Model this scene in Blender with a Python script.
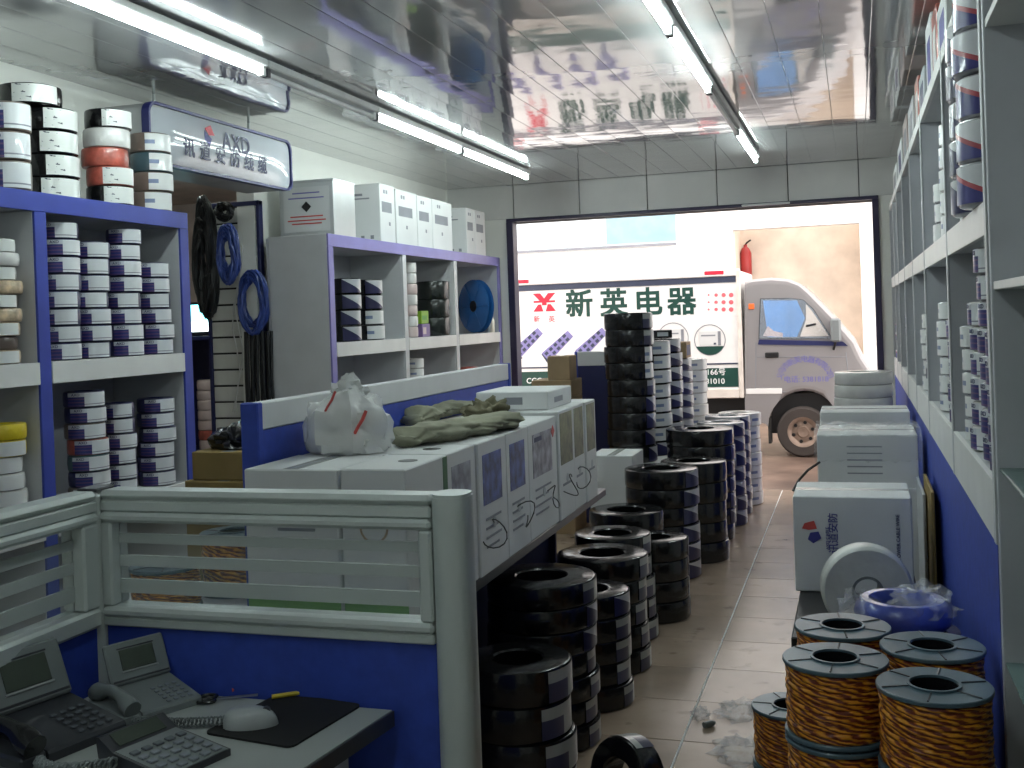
import bpy, bmesh, math, random
from mathutils import Vector, Matrix
PI = math.pi
random.seed(7)
SC = bpy.context.scene
COL = SC.collection
for o in list(bpy.data.objects):
    bpy.data.objects.remove(o)

# ------------------------------------------------------------------ camera
YAW, PITCH, ROLL, FPX, CY, CAMH = .3054, -.00426, -.0349, 1090., 325., 1.5
_f = Vector((-math.sin(YAW)*math.cos(PITCH), math.cos(YAW)*math.cos(PITCH), math.sin(PITCH)))
_r = Vector((math.cos(YAW), math.sin(YAW), 0))
_u = _r.cross(_f)
R2 = _r*math.cos(ROLL) + _u*math.sin(ROLL)
U2 = -_r*math.sin(ROLL) + _u*math.cos(ROLL)
CAM = Vector((0, 0, CAMH))
cam = bpy.data.objects.new('camera', bpy.data.cameras.new('camera'))
COL.objects.link(cam)
m = Matrix((R2, U2, -_f)).transposed().to_4x4()
m.translation = CAM
cam.matrix_world = m
cam.data.sensor_width = 36
cam.data.lens = 36*FPX/1024
cam.data.shift_y = -(384-CY)/1024
cam.data.clip_start = .02
SC.camera = cam

# ------------------------------------------------------------------ world and exposure
W = bpy.data.worlds.new('overcast_sky')
SC.world = W
W.use_nodes = True
bg = W.node_tree.nodes['Background']
bg.inputs[0].default_value = (1.0, .95, .92, 1)
bg.inputs[1].default_value = 2.25
SC.view_settings.view_transform = 'Standard'
SC.view_settings.look = 'None'
SC.view_settings.gamma = 1
SC.view_settings.use_curve_mapping = False
SC.view_settings.exposure = 0.78
TUBE_POWER = 33.0

# pixel -> place: a pixel gives a direction, the distance comes from a known plane
def ray(x, y): return _f + R2*((x-512)/FPX) - U2*((y-CY)/FPX)
def PZ(x, y, z):
    d = ray(x, y); return CAM + d*((z-CAMH)/d.z)
def PX(x, y, X):
    d = ray(x, y); return CAM + d*(X/d.x)
def PY(x, y, Y):
    d = ray(x, y); return CAM + d*(Y/d.y)

# ------------------------------------------------------------------ materials
def newmat(name):
    a = bpy.data.materials.new(name); a.use_nodes = True
    return a, a.node_tree.nodes, a.node_tree.links, a.node_tree.nodes['Principled BSDF']
def mat(name, col, rough=.5, metal=0, var=.12, scale=6, bump=0, bscale=40, coat=0, spec=.5, trans=0, alpha=1, emit=None, stretch=None):
    a, N, L, P = newmat(name)
    P.inputs['Roughness'].default_value = rough
    P.inputs['Metallic'].default_value = metal
    P.inputs['Coat Weight'].default_value = coat
    P.inputs['Coat Roughness'].default_value = .08
    P.inputs['Specular IOR Level'].default_value = spec
    P.inputs['Transmission Weight'].default_value = trans
    P.inputs['Alpha'].default_value = alpha
    tc = N.new('ShaderNodeTexCoord')
    src = tc.outputs['Object']
    if stretch:
        mp = N.new('ShaderNodeMapping'); mp.inputs['Scale'].default_value = stretch
        L.new(src, mp.inputs[0]); src = mp.outputs[0]
    n = N.new('ShaderNodeTexNoise'); n.inputs['Scale'].default_value = scale; n.inputs['Detail'].default_value = 4
    L.new(src, n.inputs['Vector'])
    r = N.new('ShaderNodeValToRGB')
    c = Vector(col)
    r.color_ramp.elements[0].position = .3; r.color_ramp.elements[1].position = .7
    r.color_ramp.elements[0].color = (*(c*(1-var)), 1)
    r.color_ramp.elements[1].color = (*[min(1, v) for v in c*(1+var)], 1)
    L.new(n.outputs['Fac'], r.inputs[0]); L.new(r.outputs[0], P.inputs['Base Color'])
    if bump:
        n2 = N.new('ShaderNodeTexNoise'); n2.inputs['Scale'].default_value = bscale; n2.inputs['Detail'].default_value = 3
        L.new(src, n2.inputs['Vector'])
        b = N.new('ShaderNodeBump'); b.inputs['Strength'].default_value = bump; b.inputs['Distance'].default_value = .01
        L.new(n2.outputs['Fac'], b.inputs['Height']); L.new(b.outputs[0], P.inputs['Normal'])
    if emit:
        P.inputs['Emission Color'].default_value = (*emit[0], 1); P.inputs['Emission Strength'].default_value = emit[1]
    return a
def uvmat(name, build, rough=.3, coat=.3):
    """printed paper: build(N, L, u, v) returns a colour socket"""
    a, N, L, P = newmat(name)
    P.inputs['Roughness'].default_value = rough; P.inputs['Coat Weight'].default_value = coat
    uv = N.new('ShaderNodeUVMap'); s = N.new('ShaderNodeSeparateXYZ'); L.new(uv.outputs[0], s.inputs[0])
    def math_(op, x, y=0.0, z=None):
        k = N.new('ShaderNodeMath'); k.operation = op
        for i, v in enumerate((x, y)):
            if hasattr(v, 'links'): L.new(v, k.inputs[i])
            else: k.inputs[i].default_value = v
        return k.outputs[0]
    def mix(fac, c1, c2):
        k = N.new('ShaderNodeMix'); k.data_type = 'RGBA'
        if hasattr(fac, 'links'): L.new(fac, k.inputs[0])
        else: k.inputs[0].default_value = fac
        for i, v in ((6, c1), (7, c2)):
            if hasattr(v, 'links'): L.new(v, k.inputs[i])
            else: k.inputs[i].default_value = (*v, 1)
        return k.outputs[2]
    L.new(build(N, L, s.outputs[0], s.outputs[1], math_, mix), P.inputs['Base Color'])
    return a
def p_diag(N, L, u, v, M, X):
    f = M('GREATER_THAN', M('ADD', u, v), 1.0)
    return X(f, (.018, .018, .07), (.50, .51, .53))
def p_diag2(N, L, u, v, M, X):
    f = M('GREATER_THAN', M('ADD', u, v), 1.0)
    g = M('LESS_THAN', M('ABSOLUTE', M('SUBTRACT', M('ADD', u, v), 1.0)), .07)
    return X(g, X(f, (.05, .05, .22), (.74, .75, .78)), (.45, .08, .1))
def p_axd(N, L, u, v, M, X):
    left = M('LESS_THAN', u, .40)
    top = M('GREATER_THAN', v, .70)
    rows = M('GREATER_THAN', M('SINE', M('MULTIPLY', v, 26.0)), .6)
    blue = X(rows, (.03, .032, .17), (.13, .07, .18))
    lp = X(top, blue, (.6, .62, .66))
    line = M('LESS_THAN', M('ABSOLUTE', M('SUBTRACT', v, .16)), .03)
    right = X(line, (.72, .74, .76), (.25, .25, .3))
    return X(left, right, lp)
def p_white(N, L, u, v, M, X):
    a = M('LESS_THAN', u, .30)
    b = M('LESS_THAN', M('ABSOLUTE', M('SUBTRACT', v, .5)), .12)
    return X(M('MULTIPLY', a, b), (.74, .75, .74), (.2, .25, .4))
def p_bw(N, L, u, v, M, X):
    t = N.new('ShaderNodeTexNoise'); t.inputs['Scale'].default_value = 6
    uvn = N.new('ShaderNodeUVMap'); L.new(uvn.outputs[0], t.inputs['Vector'])
    f = M('GREATER_THAN', t.outputs['Fac'], .62)
    return X(M('MULTIPLY', f, M('LESS_THAN', u, .4)), (.75, .77, .74), (.03, .03, .06))
def p_dim(N, L, u, v, M, X):
    a = M('LESS_THAN', u, .42); b = M('LESS_THAN', v, .62)
    return X(M('MULTIPLY', a, b), (.36, .37, .36), (.05, .05, .10))
LAB = {'diag': uvmat('label_diagonal', p_diag), 'diag2': uvmat('label_red_diagonal', p_diag2), 'axd': uvmat('label_blue_block', p_axd, .35),
       'white': uvmat('label_white', p_white), 'bw': uvmat('label_torn_white', p_bw), 'dim': uvmat('label_grey_block', p_dim)}
M = {}
def D(k, *a, **kw): M[k] = mat(k, *a, **kw)
D('wall', (.80, .80, .75), .7, var=.05, scale=2)
D('ceiling_slab', (.5, .5, .5), .8)
D('back_dark', (.25, .25, .25), .8)
D('shelf_grey', (.44, .45, .48), .45, var=.05)
D('shelf_grey_light', (.56, .57, .58), .45, var=.05)
D('shelf_white', (.72, .72, .70), .4, var=.05)
D('shelf_blue', (.035, .06, .36), .4, var=.1)
D('shelf_lilac', (.22, .20, .50), .4, var=.08)
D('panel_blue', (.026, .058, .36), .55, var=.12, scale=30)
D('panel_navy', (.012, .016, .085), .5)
D('alu', (.50, .54, .53), .38, metal=.25, var=.06)
D('desk', (.34, .36, .35), .45, var=.05)
D('black', (.008, .008, .009), .45)
D('rubber', (.018, .017, .016), .7)
D('wrap_black', (.006, .006, .007), .2, bump=.25, bscale=22, coat=.25, var=.3)
D('wrap_green', (.012, .016, .014), .25, bump=.25, bscale=22, coat=.3, var=.3)
D('wrap_navy', (.02, .022, .09), .3, bump=.2, coat=.3)
D('wrap_brown', (.16, .12, .10), .3, bump=.2, coat=.3)
D('wrap_teal', (.05, .10, .12), .3, bump=.2, coat=.3)
D('wrap_grey', (.42, .42, .45), .25, bump=.35, bscale=18, coat=.5, var=.25)
D('wrap_white', (.70, .69, .67), .25, bump=.35, bscale=18, coat=.4, var=.12)
D('wrap_red', (.45, .10, .07), .3, bump=.3, coat=.4, var=.4, scale=20)
D('wrap_mixed', (.55, .42, .28), .3, bump=.3, coat=.4, var=.55, scale=25)
D('wrap_yellow', (.65, .50, .02), .35, bump=.3, coat=.3)
D('wrap_pink', (.62, .50, .48), .35, bump=.3, coat=.3)
D('carton_white', (.66, .67, .67), .6, var=.05, scale=3)
D('carton_grey', (.46, .48, .50), .6, var=.06, scale=3)
D('carton_brown', (.33, .23, .13), .75, var=.12, scale=8)
D('carton_ochre', (.26, .18, .06), .75, var=.12, scale=8)
D('tape', (.55, .56, .54), .2, coat=.5)
D('print_blue', (.05, .05, .26), .5)
D('print_darkblue', (.03, .035, .12), .5)
D('print_grey', (.22, .23, .26), .5)
D('print_green', (.05, .14, .06), .5)
D('print_brightgreen', (.12, .34, .05), .5)
D('print_red', (.55, .07, .06), .5)
D('print_navy', (.02, .025, .10), .5)
D('picture_blue', (.05, .08, .25), .4, var=.9, scale=22)
D('picture_green', (.11, .13, .05), .4, var=.9, scale=16)
D('picture_grey', (.25, .25, .30), .4, var=.7, scale=22)
D('tin', (.58, .60, .60), .3, metal=.35, var=.05)
D('fixture', (.62, .63, .62), .4)
D('tube_glow', (1, 1, 1), .3, emit=((.86, 1.0, .98), TUBE_POWER))
D('tube_off', (.75, .76, .76), .3)
D('door_frame', (.02, .015, .05), .4)
D('fascia', (.62, .61, .59), .35, var=.06, scale=3)
D('fascia_back', (.12, .12, .12), .8)
D('grout', (.10, .085, .075), .9)
D('street', (.17, .115, .09), .32, var=.35, scale=3, bump=.3, bscale=8)
D('facade', (.86, .85, .84), .8, var=.03)
D('facade_beige', (.74, .64, .54), .85, var=.14, scale=3.0, bump=.1)
D('poster', (.70, .80, .86), .5, var=.05)
D('poster_blue', (.27, .42, .50), .5)
D('truck_white', (.82, .81, .80), .35, var=.03)
D('truck_trim', (.72, .66, .60), .4)
D('truck_silver', (.31, .295, .30), .32, metal=.3, var=.05, scale=2, coat=.4)
D('truck_green', (.008, .055, .042), .45)
D('truck_red', (.60, .02, .05), .45)
D('extinguisher_red', (.38, .03, .03), .4)
D('truck_pink', (.72, .14, .17), .45)
D('truck_lilac', (.24, .22, .48), .45)
D('truck_slate', (.04, .05, .09), .45)
D('lettering_white', (.85, .85, .85), .5)
D('lettering_blue', (.17, .16, .42), .5)
D('glass_dark', (.03, .035, .05), .05)
D('sunshade', (.10, .32, .72), .5, var=.25, scale=4)
D('seat', (.10, .10, .11), .8)
D('tyre', (.045, .036, .032), .85)
D('rim_steel', (.25, .18, .14), .5, metal=.3, var=.25)
D('amber', (.75, .16, .04), .3)
D('flange', (.075, .13, .17), .3, var=.12, coat=.2)
D('pvc_white', (.60, .62, .60), .35, bump=.15, coat=.3)
D('film_blue', (.05, .08, .40), .3, bump=.6, bscale=14, coat=.6, var=.5)
D('maroon', (.12, .012, .018), .4)
D('sack', (.26, .26, .19), .9, bump=.5, bscale=14, var=.3)
D('sack_dark', (.14, .13, .08), .9, bump=.6, bscale=14, var=.4)
D('phone_grey', (.17, .19, .195), .42)
D('phone_dark', (.035, .037, .045), .35)
D('phone_black', (.010, .010, .012), .25, coat=.3)
D('lcd', (.06, .075, .06), .15)
D('keys', (.20, .22, .25), .5)
D('keys_dark', (.09, .10, .12), .5)
D('mouse', (.34, .36, .37), .28, coat=.3)
D('mousepad', (.006, .006, .007), .8)
D('yellow', (.55, .42, .03), .4)
D('steel', (.5, .5, .52), .3, metal=.9)
D('blue_cable', (.03, .06, .25), .35)
D('black_cable', (.010, .011, .012), .45)
D('white_cable', (.6, .6, .58), .4)
D('green_box', (.22, .42, .03), .45)
D('purple_box', (.20, .13, .30), .45)
D('bottle', (.72, .70, .60), .3)
D('blue_reel', (.02, .13, .38), .2, coat=.4)
D('slat', (.62, .62, .58), .5)
D('sign_face', (.62, .66, .71), .10, coat=.6, var=.02)
D('sign_blue', (.02, .025, .14), .4)
D('sign_body', (.42, .43, .43), .45)
D('room_warm', (.55, .45, .40), .7)
D('screen', (.3, .8, .9), .3, emit=((.25, .85, .95), 2.2))
D('screen_white', (.8, .9, .9), .3, emit=((.8, .95, 1.0), 3.0))
D('dark_net', (.02, .02, .02), .7)
D('tile_edge', (.3, .28, .26), .6)

def glassmat(name, col, rough, thin):
    """see-through sheet: part passes straight through, part is gloss"""
    a, N, L, P = newmat(name)
    P.inputs['Base Color'].default_value = (*col, 1); P.inputs['Roughness'].default_value = rough
    P.inputs['Alpha'].default_value = thin
    n = N.new('ShaderNodeTexNoise'); n.inputs['Scale'].default_value = 9
    tc = N.new('ShaderNodeTexCoord'); L.new(tc.outputs['Object'], n.inputs['Vector'])
    b = N.new('ShaderNodeBump'); b.inputs['Strength'].default_value = .15; L.new(n.outputs['Fac'], b.inputs['Height'])
    L.new(b.outputs[0], P.inputs['Normal'])
    return a
M['glass'] = glassmat('glass', (.30, .36, .36), .05, .16)
M['frost'] = glassmat('frosted_band', (.46, .50, .49), .5, .80)
M['bag'] = glassmat('plastic_bag', (.82, .83, .82), .2, .62)
M['film'] = glassmat('clear_film', (.75, .76, .78), .15, .20)
M['shelf_glass'] = glassmat('shelf_glass', (.25, .40, .38), .05, .45)
M['cab_glass'] = glassmat('cab_glass', (.45, .55, .65), .04, .18)

def ceiling_mat():
    a, N, L, P = newmat('glossy_pvc_plank')
    P.inputs['Base Color'].default_value = (.36, .365, .37, 1)
    P.inputs['Roughness'].default_value = .07
    P.inputs['Specular IOR Level'].default_value = .9
    P.inputs['Coat Weight'].default_value = .9; P.inputs['Coat Roughness'].default_value = .05
    g = N.new('ShaderNodeNewGeometry')
    mp = N.new('ShaderNodeMapping'); mp.inputs['Scale'].default_value = (1.6, 3.0, 1); L.new(g.outputs['Position'], mp.inputs[0])
    n = N.new('ShaderNodeTexNoise'); n.inputs['Scale'].default_value = 1.3; n.inputs['Detail'].default_value = 1.5
    L.new(mp.outputs[0], n.inputs['Vector'])
    b = N.new('ShaderNodeBump'); b.inputs['Strength'].default_value = .125; b.inputs['Distance'].default_value = .02
    L.new(n.outputs['Fac'], b.inputs['Height']); L.new(b.outputs[0], P.inputs['Normal']); L.new(b.outputs[0], P.inputs['Coat Normal'])
    return a
M['ceiling'] = ceiling_mat()
def floor_mat():
    a, N, L, P = newmat('glazed_floor_tile')
    oi = N.new('ShaderNodeObjectInfo')
    g = N.new('ShaderNodeNewGeometry')
    n = N.new('ShaderNodeTexNoise'); n.inputs['Scale'].default_value = 4; n.inputs['Detail'].default_value = 6
    L.new(g.outputs['Position'], n.inputs['Vector'])
    r = N.new('ShaderNodeValToRGB'); r.color_ramp.elements[0].position = .3; r.color_ramp.elements[1].position = .7
    r.color_ramp.elements[0].color = (.29, .215, .16, 1); r.color_ramp.elements[1].color = (.39, .295, .225, 1)
    L.new(n.outputs['Fac'], r.inputs[0])
    n3 = N.new('ShaderNodeTexNoise'); n3.inputs['Scale'].default_value = 7; n3.inputs['Detail'].default_value = 8
    L.new(g.outputs['Position'], n3.inputs['Vector'])
    r3 = N.new('ShaderNodeValToRGB'); r3.color_ramp.elements[0].position = .62; r3.color_ramp.elements[1].position = .72
    r3.color_ramp.elements[0].color = (1, 1, 1, 1); r3.color_ramp.elements[1].color = (.55, .5, .45, 1)
    L.new(n3.outputs['Fac'], r3.inputs[0])
    mx = N.new('ShaderNodeMix'); mx.data_type = 'RGBA'; mx.blend_type = 'MULTIPLY'; mx.inputs[0].default_value = 1
    L.new(r.outputs[0], mx.inputs[6]); L.new(r3.outputs[0], mx.inputs[7])
    h = N.new('ShaderNodeHueSaturation'); L.new(mx.outputs[2], h.inputs['Color'])
    k = N.new('ShaderNodeMapRange'); k.inputs[3].default_value = .88; k.inputs[4].default_value = 1.1
    L.new(oi.outputs['Random'], k.inputs[0]); L.new(k.outputs[0], h.inputs['Value'])
    L.new(h.outputs[0], P.inputs['Base Color'])
    P.inputs['Roughness'].default_value = .24
    return a
M['tile'] = floor_mat()
def wire_mat():
    """twisted two-colour flex wound on a drum, uv = (turn angle, height)"""
    a, N, L, P = newmat('twisted_orange_wire')
    uv = N.new('ShaderNodeUVMap')
    mp = N.new('ShaderNodeMapping'); mp.inputs['Scale'].default_value = (17, 15, 1); mp.inputs['Rotation'].default_value = (0, 0, 0)
    L.new(uv.outputs[0], mp.inputs[0])
    w = N.new('ShaderNodeTexWave'); w.wave_type = 'BANDS'; w.bands_direction = 'DIAGONAL'
    w.inputs['Scale'].default_value = .55; w.inputs['Distortion'].default_value = 5.5; w.inputs['Detail'].default_value = 3; w.inputs['Detail Scale'].default_value = 1.6
    L.new(mp.outputs[0], w.inputs['Vector'])
    r = N.new('ShaderNodeValToRGB'); e = r.color_ramp.elements
    e[0].position = .2; e[0].color = (.15, .022, .008, 1)
    e[1].position = .8; e[1].color = (.72, .30, .02, 1)
    x = e.new(.5); x.color = (.48, .15, .014, 1)
    L.new(w.outputs['Fac'], r.inputs[0]); L.new(r.outputs[0], P.inputs['Base Color'])
    P.inputs['Roughness'].default_value = .38
    b = N.new('ShaderNodeBump'); b.inputs['Strength'].default_value = .7; b.inputs['Distance'].default_value = .004
    L.new(w.outputs['Fac'], b.inputs['Height']); L.new(b.outputs[0], P.inputs['Normal'])
    return a
M['wire'] = wire_mat()

# ------------------------------------------------------------------ mesh helpers
class MB:
    def __init__(s): s.v = []; s.f = []; s.uv = {}
    def quad(s, a, b, c, d):
        i = len(s.v); s.v += [tuple(a), tuple(b), tuple(c), tuple(d)]; s.f.append((i, i+1, i+2, i+3)); return s
    def box(s, x0, x1, y0, y1, z0, z1, b=0.0):
        """box with a small chamfer b on every edge"""
        if x0 > x1: x0, x1 = x1, x0
        if y0 > y1: y0, y1 = y1, y0
        if z0 > z1: z0, z1 = z1, z0
        if b <= 0:
            i = len(s.v)
            s.v += [(x, y, z) for z in (z0, z1) for y in (y0, y1) for x in (x0, x1)]
            s.f += [tuple(i+k for k in q) for q in ((0,2,3,1),(4,5,7,6),(0,1,5,4),(2,6,7,3),(0,4,6,2),(1,3,7,5))]
            return s
        b = min(b, .45*(x1-x0), .45*(y1-y0), .45*(z1-z0))
        lo = (x0, y0, z0); hi = (x1, y1, z1)
        i = len(s.v); idx = {}
        for sx in (0, 1):
            for sy in (0, 1):
                for sz in (0, 1):
                    c = [(lo, hi)[q][k] for k, q in enumerate((sx, sy, sz))]
                    inn = [c[k] + (b if q == 0 else -b) for k, q in enumerate((sx, sy, sz))]
                    for ax in range(3):
                        p = list(inn); p[ax] = c[ax]
                        idx[(sx, sy, sz, ax)] = len(s.v); s.v.append(tuple(p))
        g = idx
        for ax in range(3):
            o = [k for k in range(3) if k != ax]
            for sd in (0, 1):
                def key(a_, b_):
                    k = [0, 0, 0]; k[ax] = sd; k[o[0]] = a_; k[o[1]] = b_; return (*k, ax)
                q = [g[key(0,0)], g[key(1,0)], g[key(1,1)], g[key(0,1)]]
                if (sd == 1) == (ax == 1): q.reverse()
                s.f.append(tuple(q))
        for ax in range(3):            # edges along ax
            o = [k for k in range(3) if k != ax]
            for a_ in (0, 1):
                for b_ in (0, 1):
                    k0 = [0, 0, 0]; k0[o[0]] = a_; k0[o[1]] = b_
                    k1 = list(k0); k1[ax] = 1
                    q = [g[(*k0, o[0])], g[(*k1, o[0])], g[(*k1, o[1])], g[(*k0, o[1])]]
                    s.f.append(tuple(q))
        for sx in (0, 1):
            for sy in (0, 1):
                for sz in (0, 1):
                    s.f.append((g[(sx,sy,sz,0)], g[(sx,sy,sz,1)], g[(sx,sy,sz,2)]))
        return s
    def lathe(s, prof, n=32, cx=0, cy=0, cz=0, closed=False, axis='z', uv=False):
        i = len(s.v); k = len(prof)
        for j in range(n):
            a = 2*PI*j/n
            for (r, h) in prof:
                if axis == 'z': s.v.append((cx+r*math.cos(a), cy+r*math.sin(a), cz+h))
                elif axis == 'y': s.v.append((cx+r*math.cos(a), cy+h, cz+r*math.sin(a)))
                else: s.v.append((cx+h, cy+r*math.cos(a), cz+r*math.sin(a)))
        for j in range(n):
            j2 = (j+1) % n
            for q in range(k if closed else k-1):
                q2 = (q+1) % k
                s.f.append((i+j*k+q, i+j2*k+q, i+j2*k+q2, i+j*k+q2))
                if uv: s.uv[len(s.f)-1] = ((j/n, q/(k-1)), ((j+1)/n, q/(k-1)), ((j+1)/n, q2/(k-1)), (j/n, q2/(k-1)))
        return s
    def tube(s, pts, r, n=8, closed=False):
        pts = [Vector(p) for p in pts]; i = len(s.v); K = len(pts)
        up = Vector((.12, .31, .94)).normalized()
        for k, p in enumerate(pts):
            a = pts[k-1] if (k or closed) else p
            b = pts[(k+1) % K] if (k < K-1 or closed) else p
            t = (b-a).normalized()
            x = t.cross(up)
            if x.length < 1e-3: x = t.cross(Vector((1, 0, 0)))
            x.normalize(); y = x.cross(t)
            rr = r[k] if isinstance(r, (list, tuple)) else r
            for j in range(n):
                q = 2*PI*j/n
                s.v.append(tuple(p + x*math.cos(q)*rr + y*math.sin(q)*rr))
        for k in range(K if closed else K-1):
            k2 = (k+1) % K
            for j in range(n):
                j2 = (j+1) % n
                s.f.append((i+k*n+j, i+k*n+j2, i+k2*n+j2, i+k2*n+j))
        if not closed:
            s.f.append(tuple(i+j for j in range(n))[::-1]); s.f.append(tuple(i+(K-1)*n+j for j in range(n)))
        return s
    def prism(s, poly, y0, y1, plane='xz'):
        """polygon extruded; plane xz -> along y, yz -> along x, xy -> along z"""
        i = len(s.v); n = len(poly)
        for d in (y0, y1):
            for (a, b) in poly:
                s.v.append({'xz': (a, d, b), 'yz': (d, a, b), 'xy': (a, b, d)}[plane])
        s.f.append(tuple(range(i, i+n))); s.f.append(tuple(range(i+2*n-1, i+n-1, -1)))
        for k in range(n):
            k2 = (k+1) % n
            s.f.append((i+k, i+n+k, i+n+k2, i+k2))
        return s
    def mesh(s, name, material, smooth=False):
        me = bpy.data.meshes.new(name)
        me.from_pydata(s.v, [], s.f)
        if s.uv:
            ul = me.uv_layers.new(name='UVMap')
            for pi, p in enumerate(me.polygons):
                u = s.uv.get(pi)
                if u:
                    for li, c in zip(p.loop_indices, u): ul.data[li].uv = c
        bm = bmesh.new(); bm.from_mesh(me); bmesh.ops.recalc_face_normals(bm, faces=bm.faces); bm.to_mesh(me); bm.free()
        if material: me.materials.append(M[material] if isinstance(material, str) else material)
        if smooth:
            me.polygons.foreach_set('use_smooth', [True]*len(me.polygons))
            try: me.set_sharp_from_angle(angle=math.radians(40 if smooth is True else 179))
            except Exception: pass
        return me
    def build(s, name, material, parent=None, smooth=False, loc=None, rot=None):
        return link(name, s.mesh(name, material, smooth), parent, loc, rot)
def link(name, me, parent=None, loc=None, rot=None, label=None):
    o = bpy.data.objects.new(name, me); COL.objects.link(o)
    if parent: o.parent = parent
    if loc is not None: o.location = loc
    if rot is not None: o.rotation_euler = rot
    if label: o['label'] = label
    return o
def tag(o, label=None, cat=None, group=None, kind=None):
    if label: o['label'] = label
    if cat: o['category'] = cat
    if group: o['group'] = group
    if kind: o['kind'] = kind
    return o
def thing(name, label, cat, loc=(0, 0, 0), rz=0, group=None):
    o = bpy.data.objects.new(name, None); COL.objects.link(o)
    o.empty_display_size = .05; o.location = loc; o.rotation_euler = (0, 0, rz)
    return tag(o, label, cat, group)
def struct(o, label=None, cat=None): return tag(o, label, cat, None, 'structure')
def B(name, m_, parent, x0, x1, y0, y1, z0, z1, b=.003):
    return MB().box(x0, x1, y0, y1, z0, z1, b).build(name, m_, parent)
ORD = ['topmost', 'second', 'third', 'fourth', 'fifth', 'sixth', 'seventh', 'eighth', 'ninth', 'tenth', 'eleventh', 'twelfth', 'thirteenth', 'fourteenth']

# lettering
_txt = {}
FACE_CAM = (PI/2, 0, 0)          # print on a face that looks towards -y
FACE_AISLE = (PI/2, 0, PI/2)     # print on a face that looks towards +x
def text_mesh(s, size, m_, bold=0.0, depth=.0008, vertical=False):
    key = (s, size, m_, bold)
    if key in _txt: return _txt[key]
    cu = bpy.data.curves.new('lettering', 'FONT'); cu.body = s; cu.size = size; cu.extrude = depth
    cu.align_x = 'CENTER'; cu.align_y = 'CENTER'; cu.resolution_u = 3
    o = bpy.data.objects.new('lettering', cu); COL.objects.link(o)
    dg = bpy.context.evaluated_depsgraph_get()
    me = bpy.data.meshes.new_from_object(o.evaluated_get(dg)); me.name = 'lettering'
    bpy.data.objects.remove(o); bpy.data.curves.remove(cu)
    if bold:
        vs = [v.co.copy() for v in me.vertices]; fs_ = [tuple(p.vertices) for p in me.polygons]; n0 = len(vs)
        V_, F_ = [], []; dl = bold*size
        for j, (ax, ay) in enumerate(((-1, -1), (1, -1), (1, 1), (-1, 1), (0, 0))):
            V_ += [(v.x+ax*dl*.7, v.y+ay*dl*.7, v.z-j*.00006) for v in vs]; F_ += [tuple(i+j*n0 for i in f_) for f_ in fs_]
        me = bpy.data.meshes.new('lettering'); me.from_pydata(V_, [], F_)
    me.materials.clear(); me.materials.append(M[m_])
    _txt[key] = me
    return me
def letter(s, size, m_, parent, loc, rot, bold=0.0, name='lettering'):
    o = link(name, text_mesh(s, size, m_, bold), parent, loc, rot)
    o['kind'] = 'stuff'
    return o

# ================================================================== the room
XL, XR, YB, YF, ZC = -3.50, .78, -1.6, 9.25, 2.70
GAP0, GAP1 = 4.50, 5.90                      # opening to the side room in the left wall
DX0, DX1, DZ = -2.87, .155, 2.37             # shop door opening
# floor: slab and tiles
fl = struct(B('floor', 'grout', None, XL-.1, XR+.1, YB, YF+.2, -.1, -.012, 0), 'brown tiled shop floor with a pale joint running to the door', 'floor')
TS, TY = .4, .405
tm = {}
x = -.63 - TS*8
while x < XR:
    y = 3.817 - TY*6
    while y < YF+.1:
        x0, x1 = max(x, XL), min(x+TS, XR); y0, y1 = y, min(y+TY, YF+.15)
        if x1-x0 > .03 and y1-y0 > .03:
            k = (round(x1-x0, 3), round(y1-y0, 3))
            if k not in tm:
                tm[k] = MB().box(.0035, k[0]-.0035, .0016, k[1]-.0016, -.012, 0, .0015).mesh('tile', 'tile')
            link('tile', tm[k], fl, (x0, y0, 0))
        y += TY
    x += TS
MB().box(-.633, -.627, 3.0, YF+.1, -.004, .0012).build('joint_strip', 'facade', fl)
# ceiling
ce = struct(B('ceiling', 'ceiling_slab', None, XL-.1, XR+.1, YB, YF+.2, ZC+.012, ZC+.12, 0), 'glossy grey plank ceiling mirroring the delivery van', 'ceiling')
pw = .20
npl = int((XR-XL)/pw)+1
for i in range(npl):
    x0 = XL + i*pw; x1 = min(x0+pw, XR)
    if x1-x0 < .03: continue
    prof = [(x0+.0006, ZC+.011), (x0+.0006, ZC+.001), (x0+.002, ZC)]
    prof += [(x0+(x1-x0)*t, ZC-.0006*math.sin(PI*t)) for t in (.25, .5, .75)]
    prof += [(x1-.002, ZC), (x1-.0006, ZC+.001), (x1-.0006, ZC+.011)]
    MB().prism(prof, YB, YF, 'xz').build('plank', 'ceiling', ce)
# walls
wl = struct(B('wall_left', 'wall', None, XL-.12, XL, YB, GAP0, 0, ZC, 0), 'off white left wall behind the tall shelves', 'wall')
B('wall_pier', 'wall', wl, XL-.12, XL, GAP1+.02, YF, 0, ZC, 0)
B('wall_lintel', 'wall', wl, XL-.12, XL, GAP0, GAP1+.02, 2.42, ZC, 0)
struct(B('wall_right', 'wall', None, XR, XR+.12, YB, YF, 0, ZC, 0), 'off white right wall behind the shelving', 'wall')
struct(B('wall_back', 'wall', None, XL-.12, XR+.12, YB-.12, YB, 0, ZC+.1, 0), 'back wall of the shop', 'wall')
wf = struct(B('wall_front', 'fascia_back', None, XL-.12, XR+.12, YF+.02, YF+.22, DZ, ZC+.3, 0), 'grey panelled band above the wide shop doorway', 'wall')
B('wall_pier', 'wall', wf, XL-.12, DX0-.06, YF, YF+.2, 0, ZC, 0)
B('wall_pier', 'wall', wf, DX1+.05, XR+.12, YF, YF+.2, 0, ZC, 0)
sx = [DX0-.62]
for p in (513, 579, 647, 717, 788, 859): sx.append(PY(p, 190, YF).x)
sx.append(XR)
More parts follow.
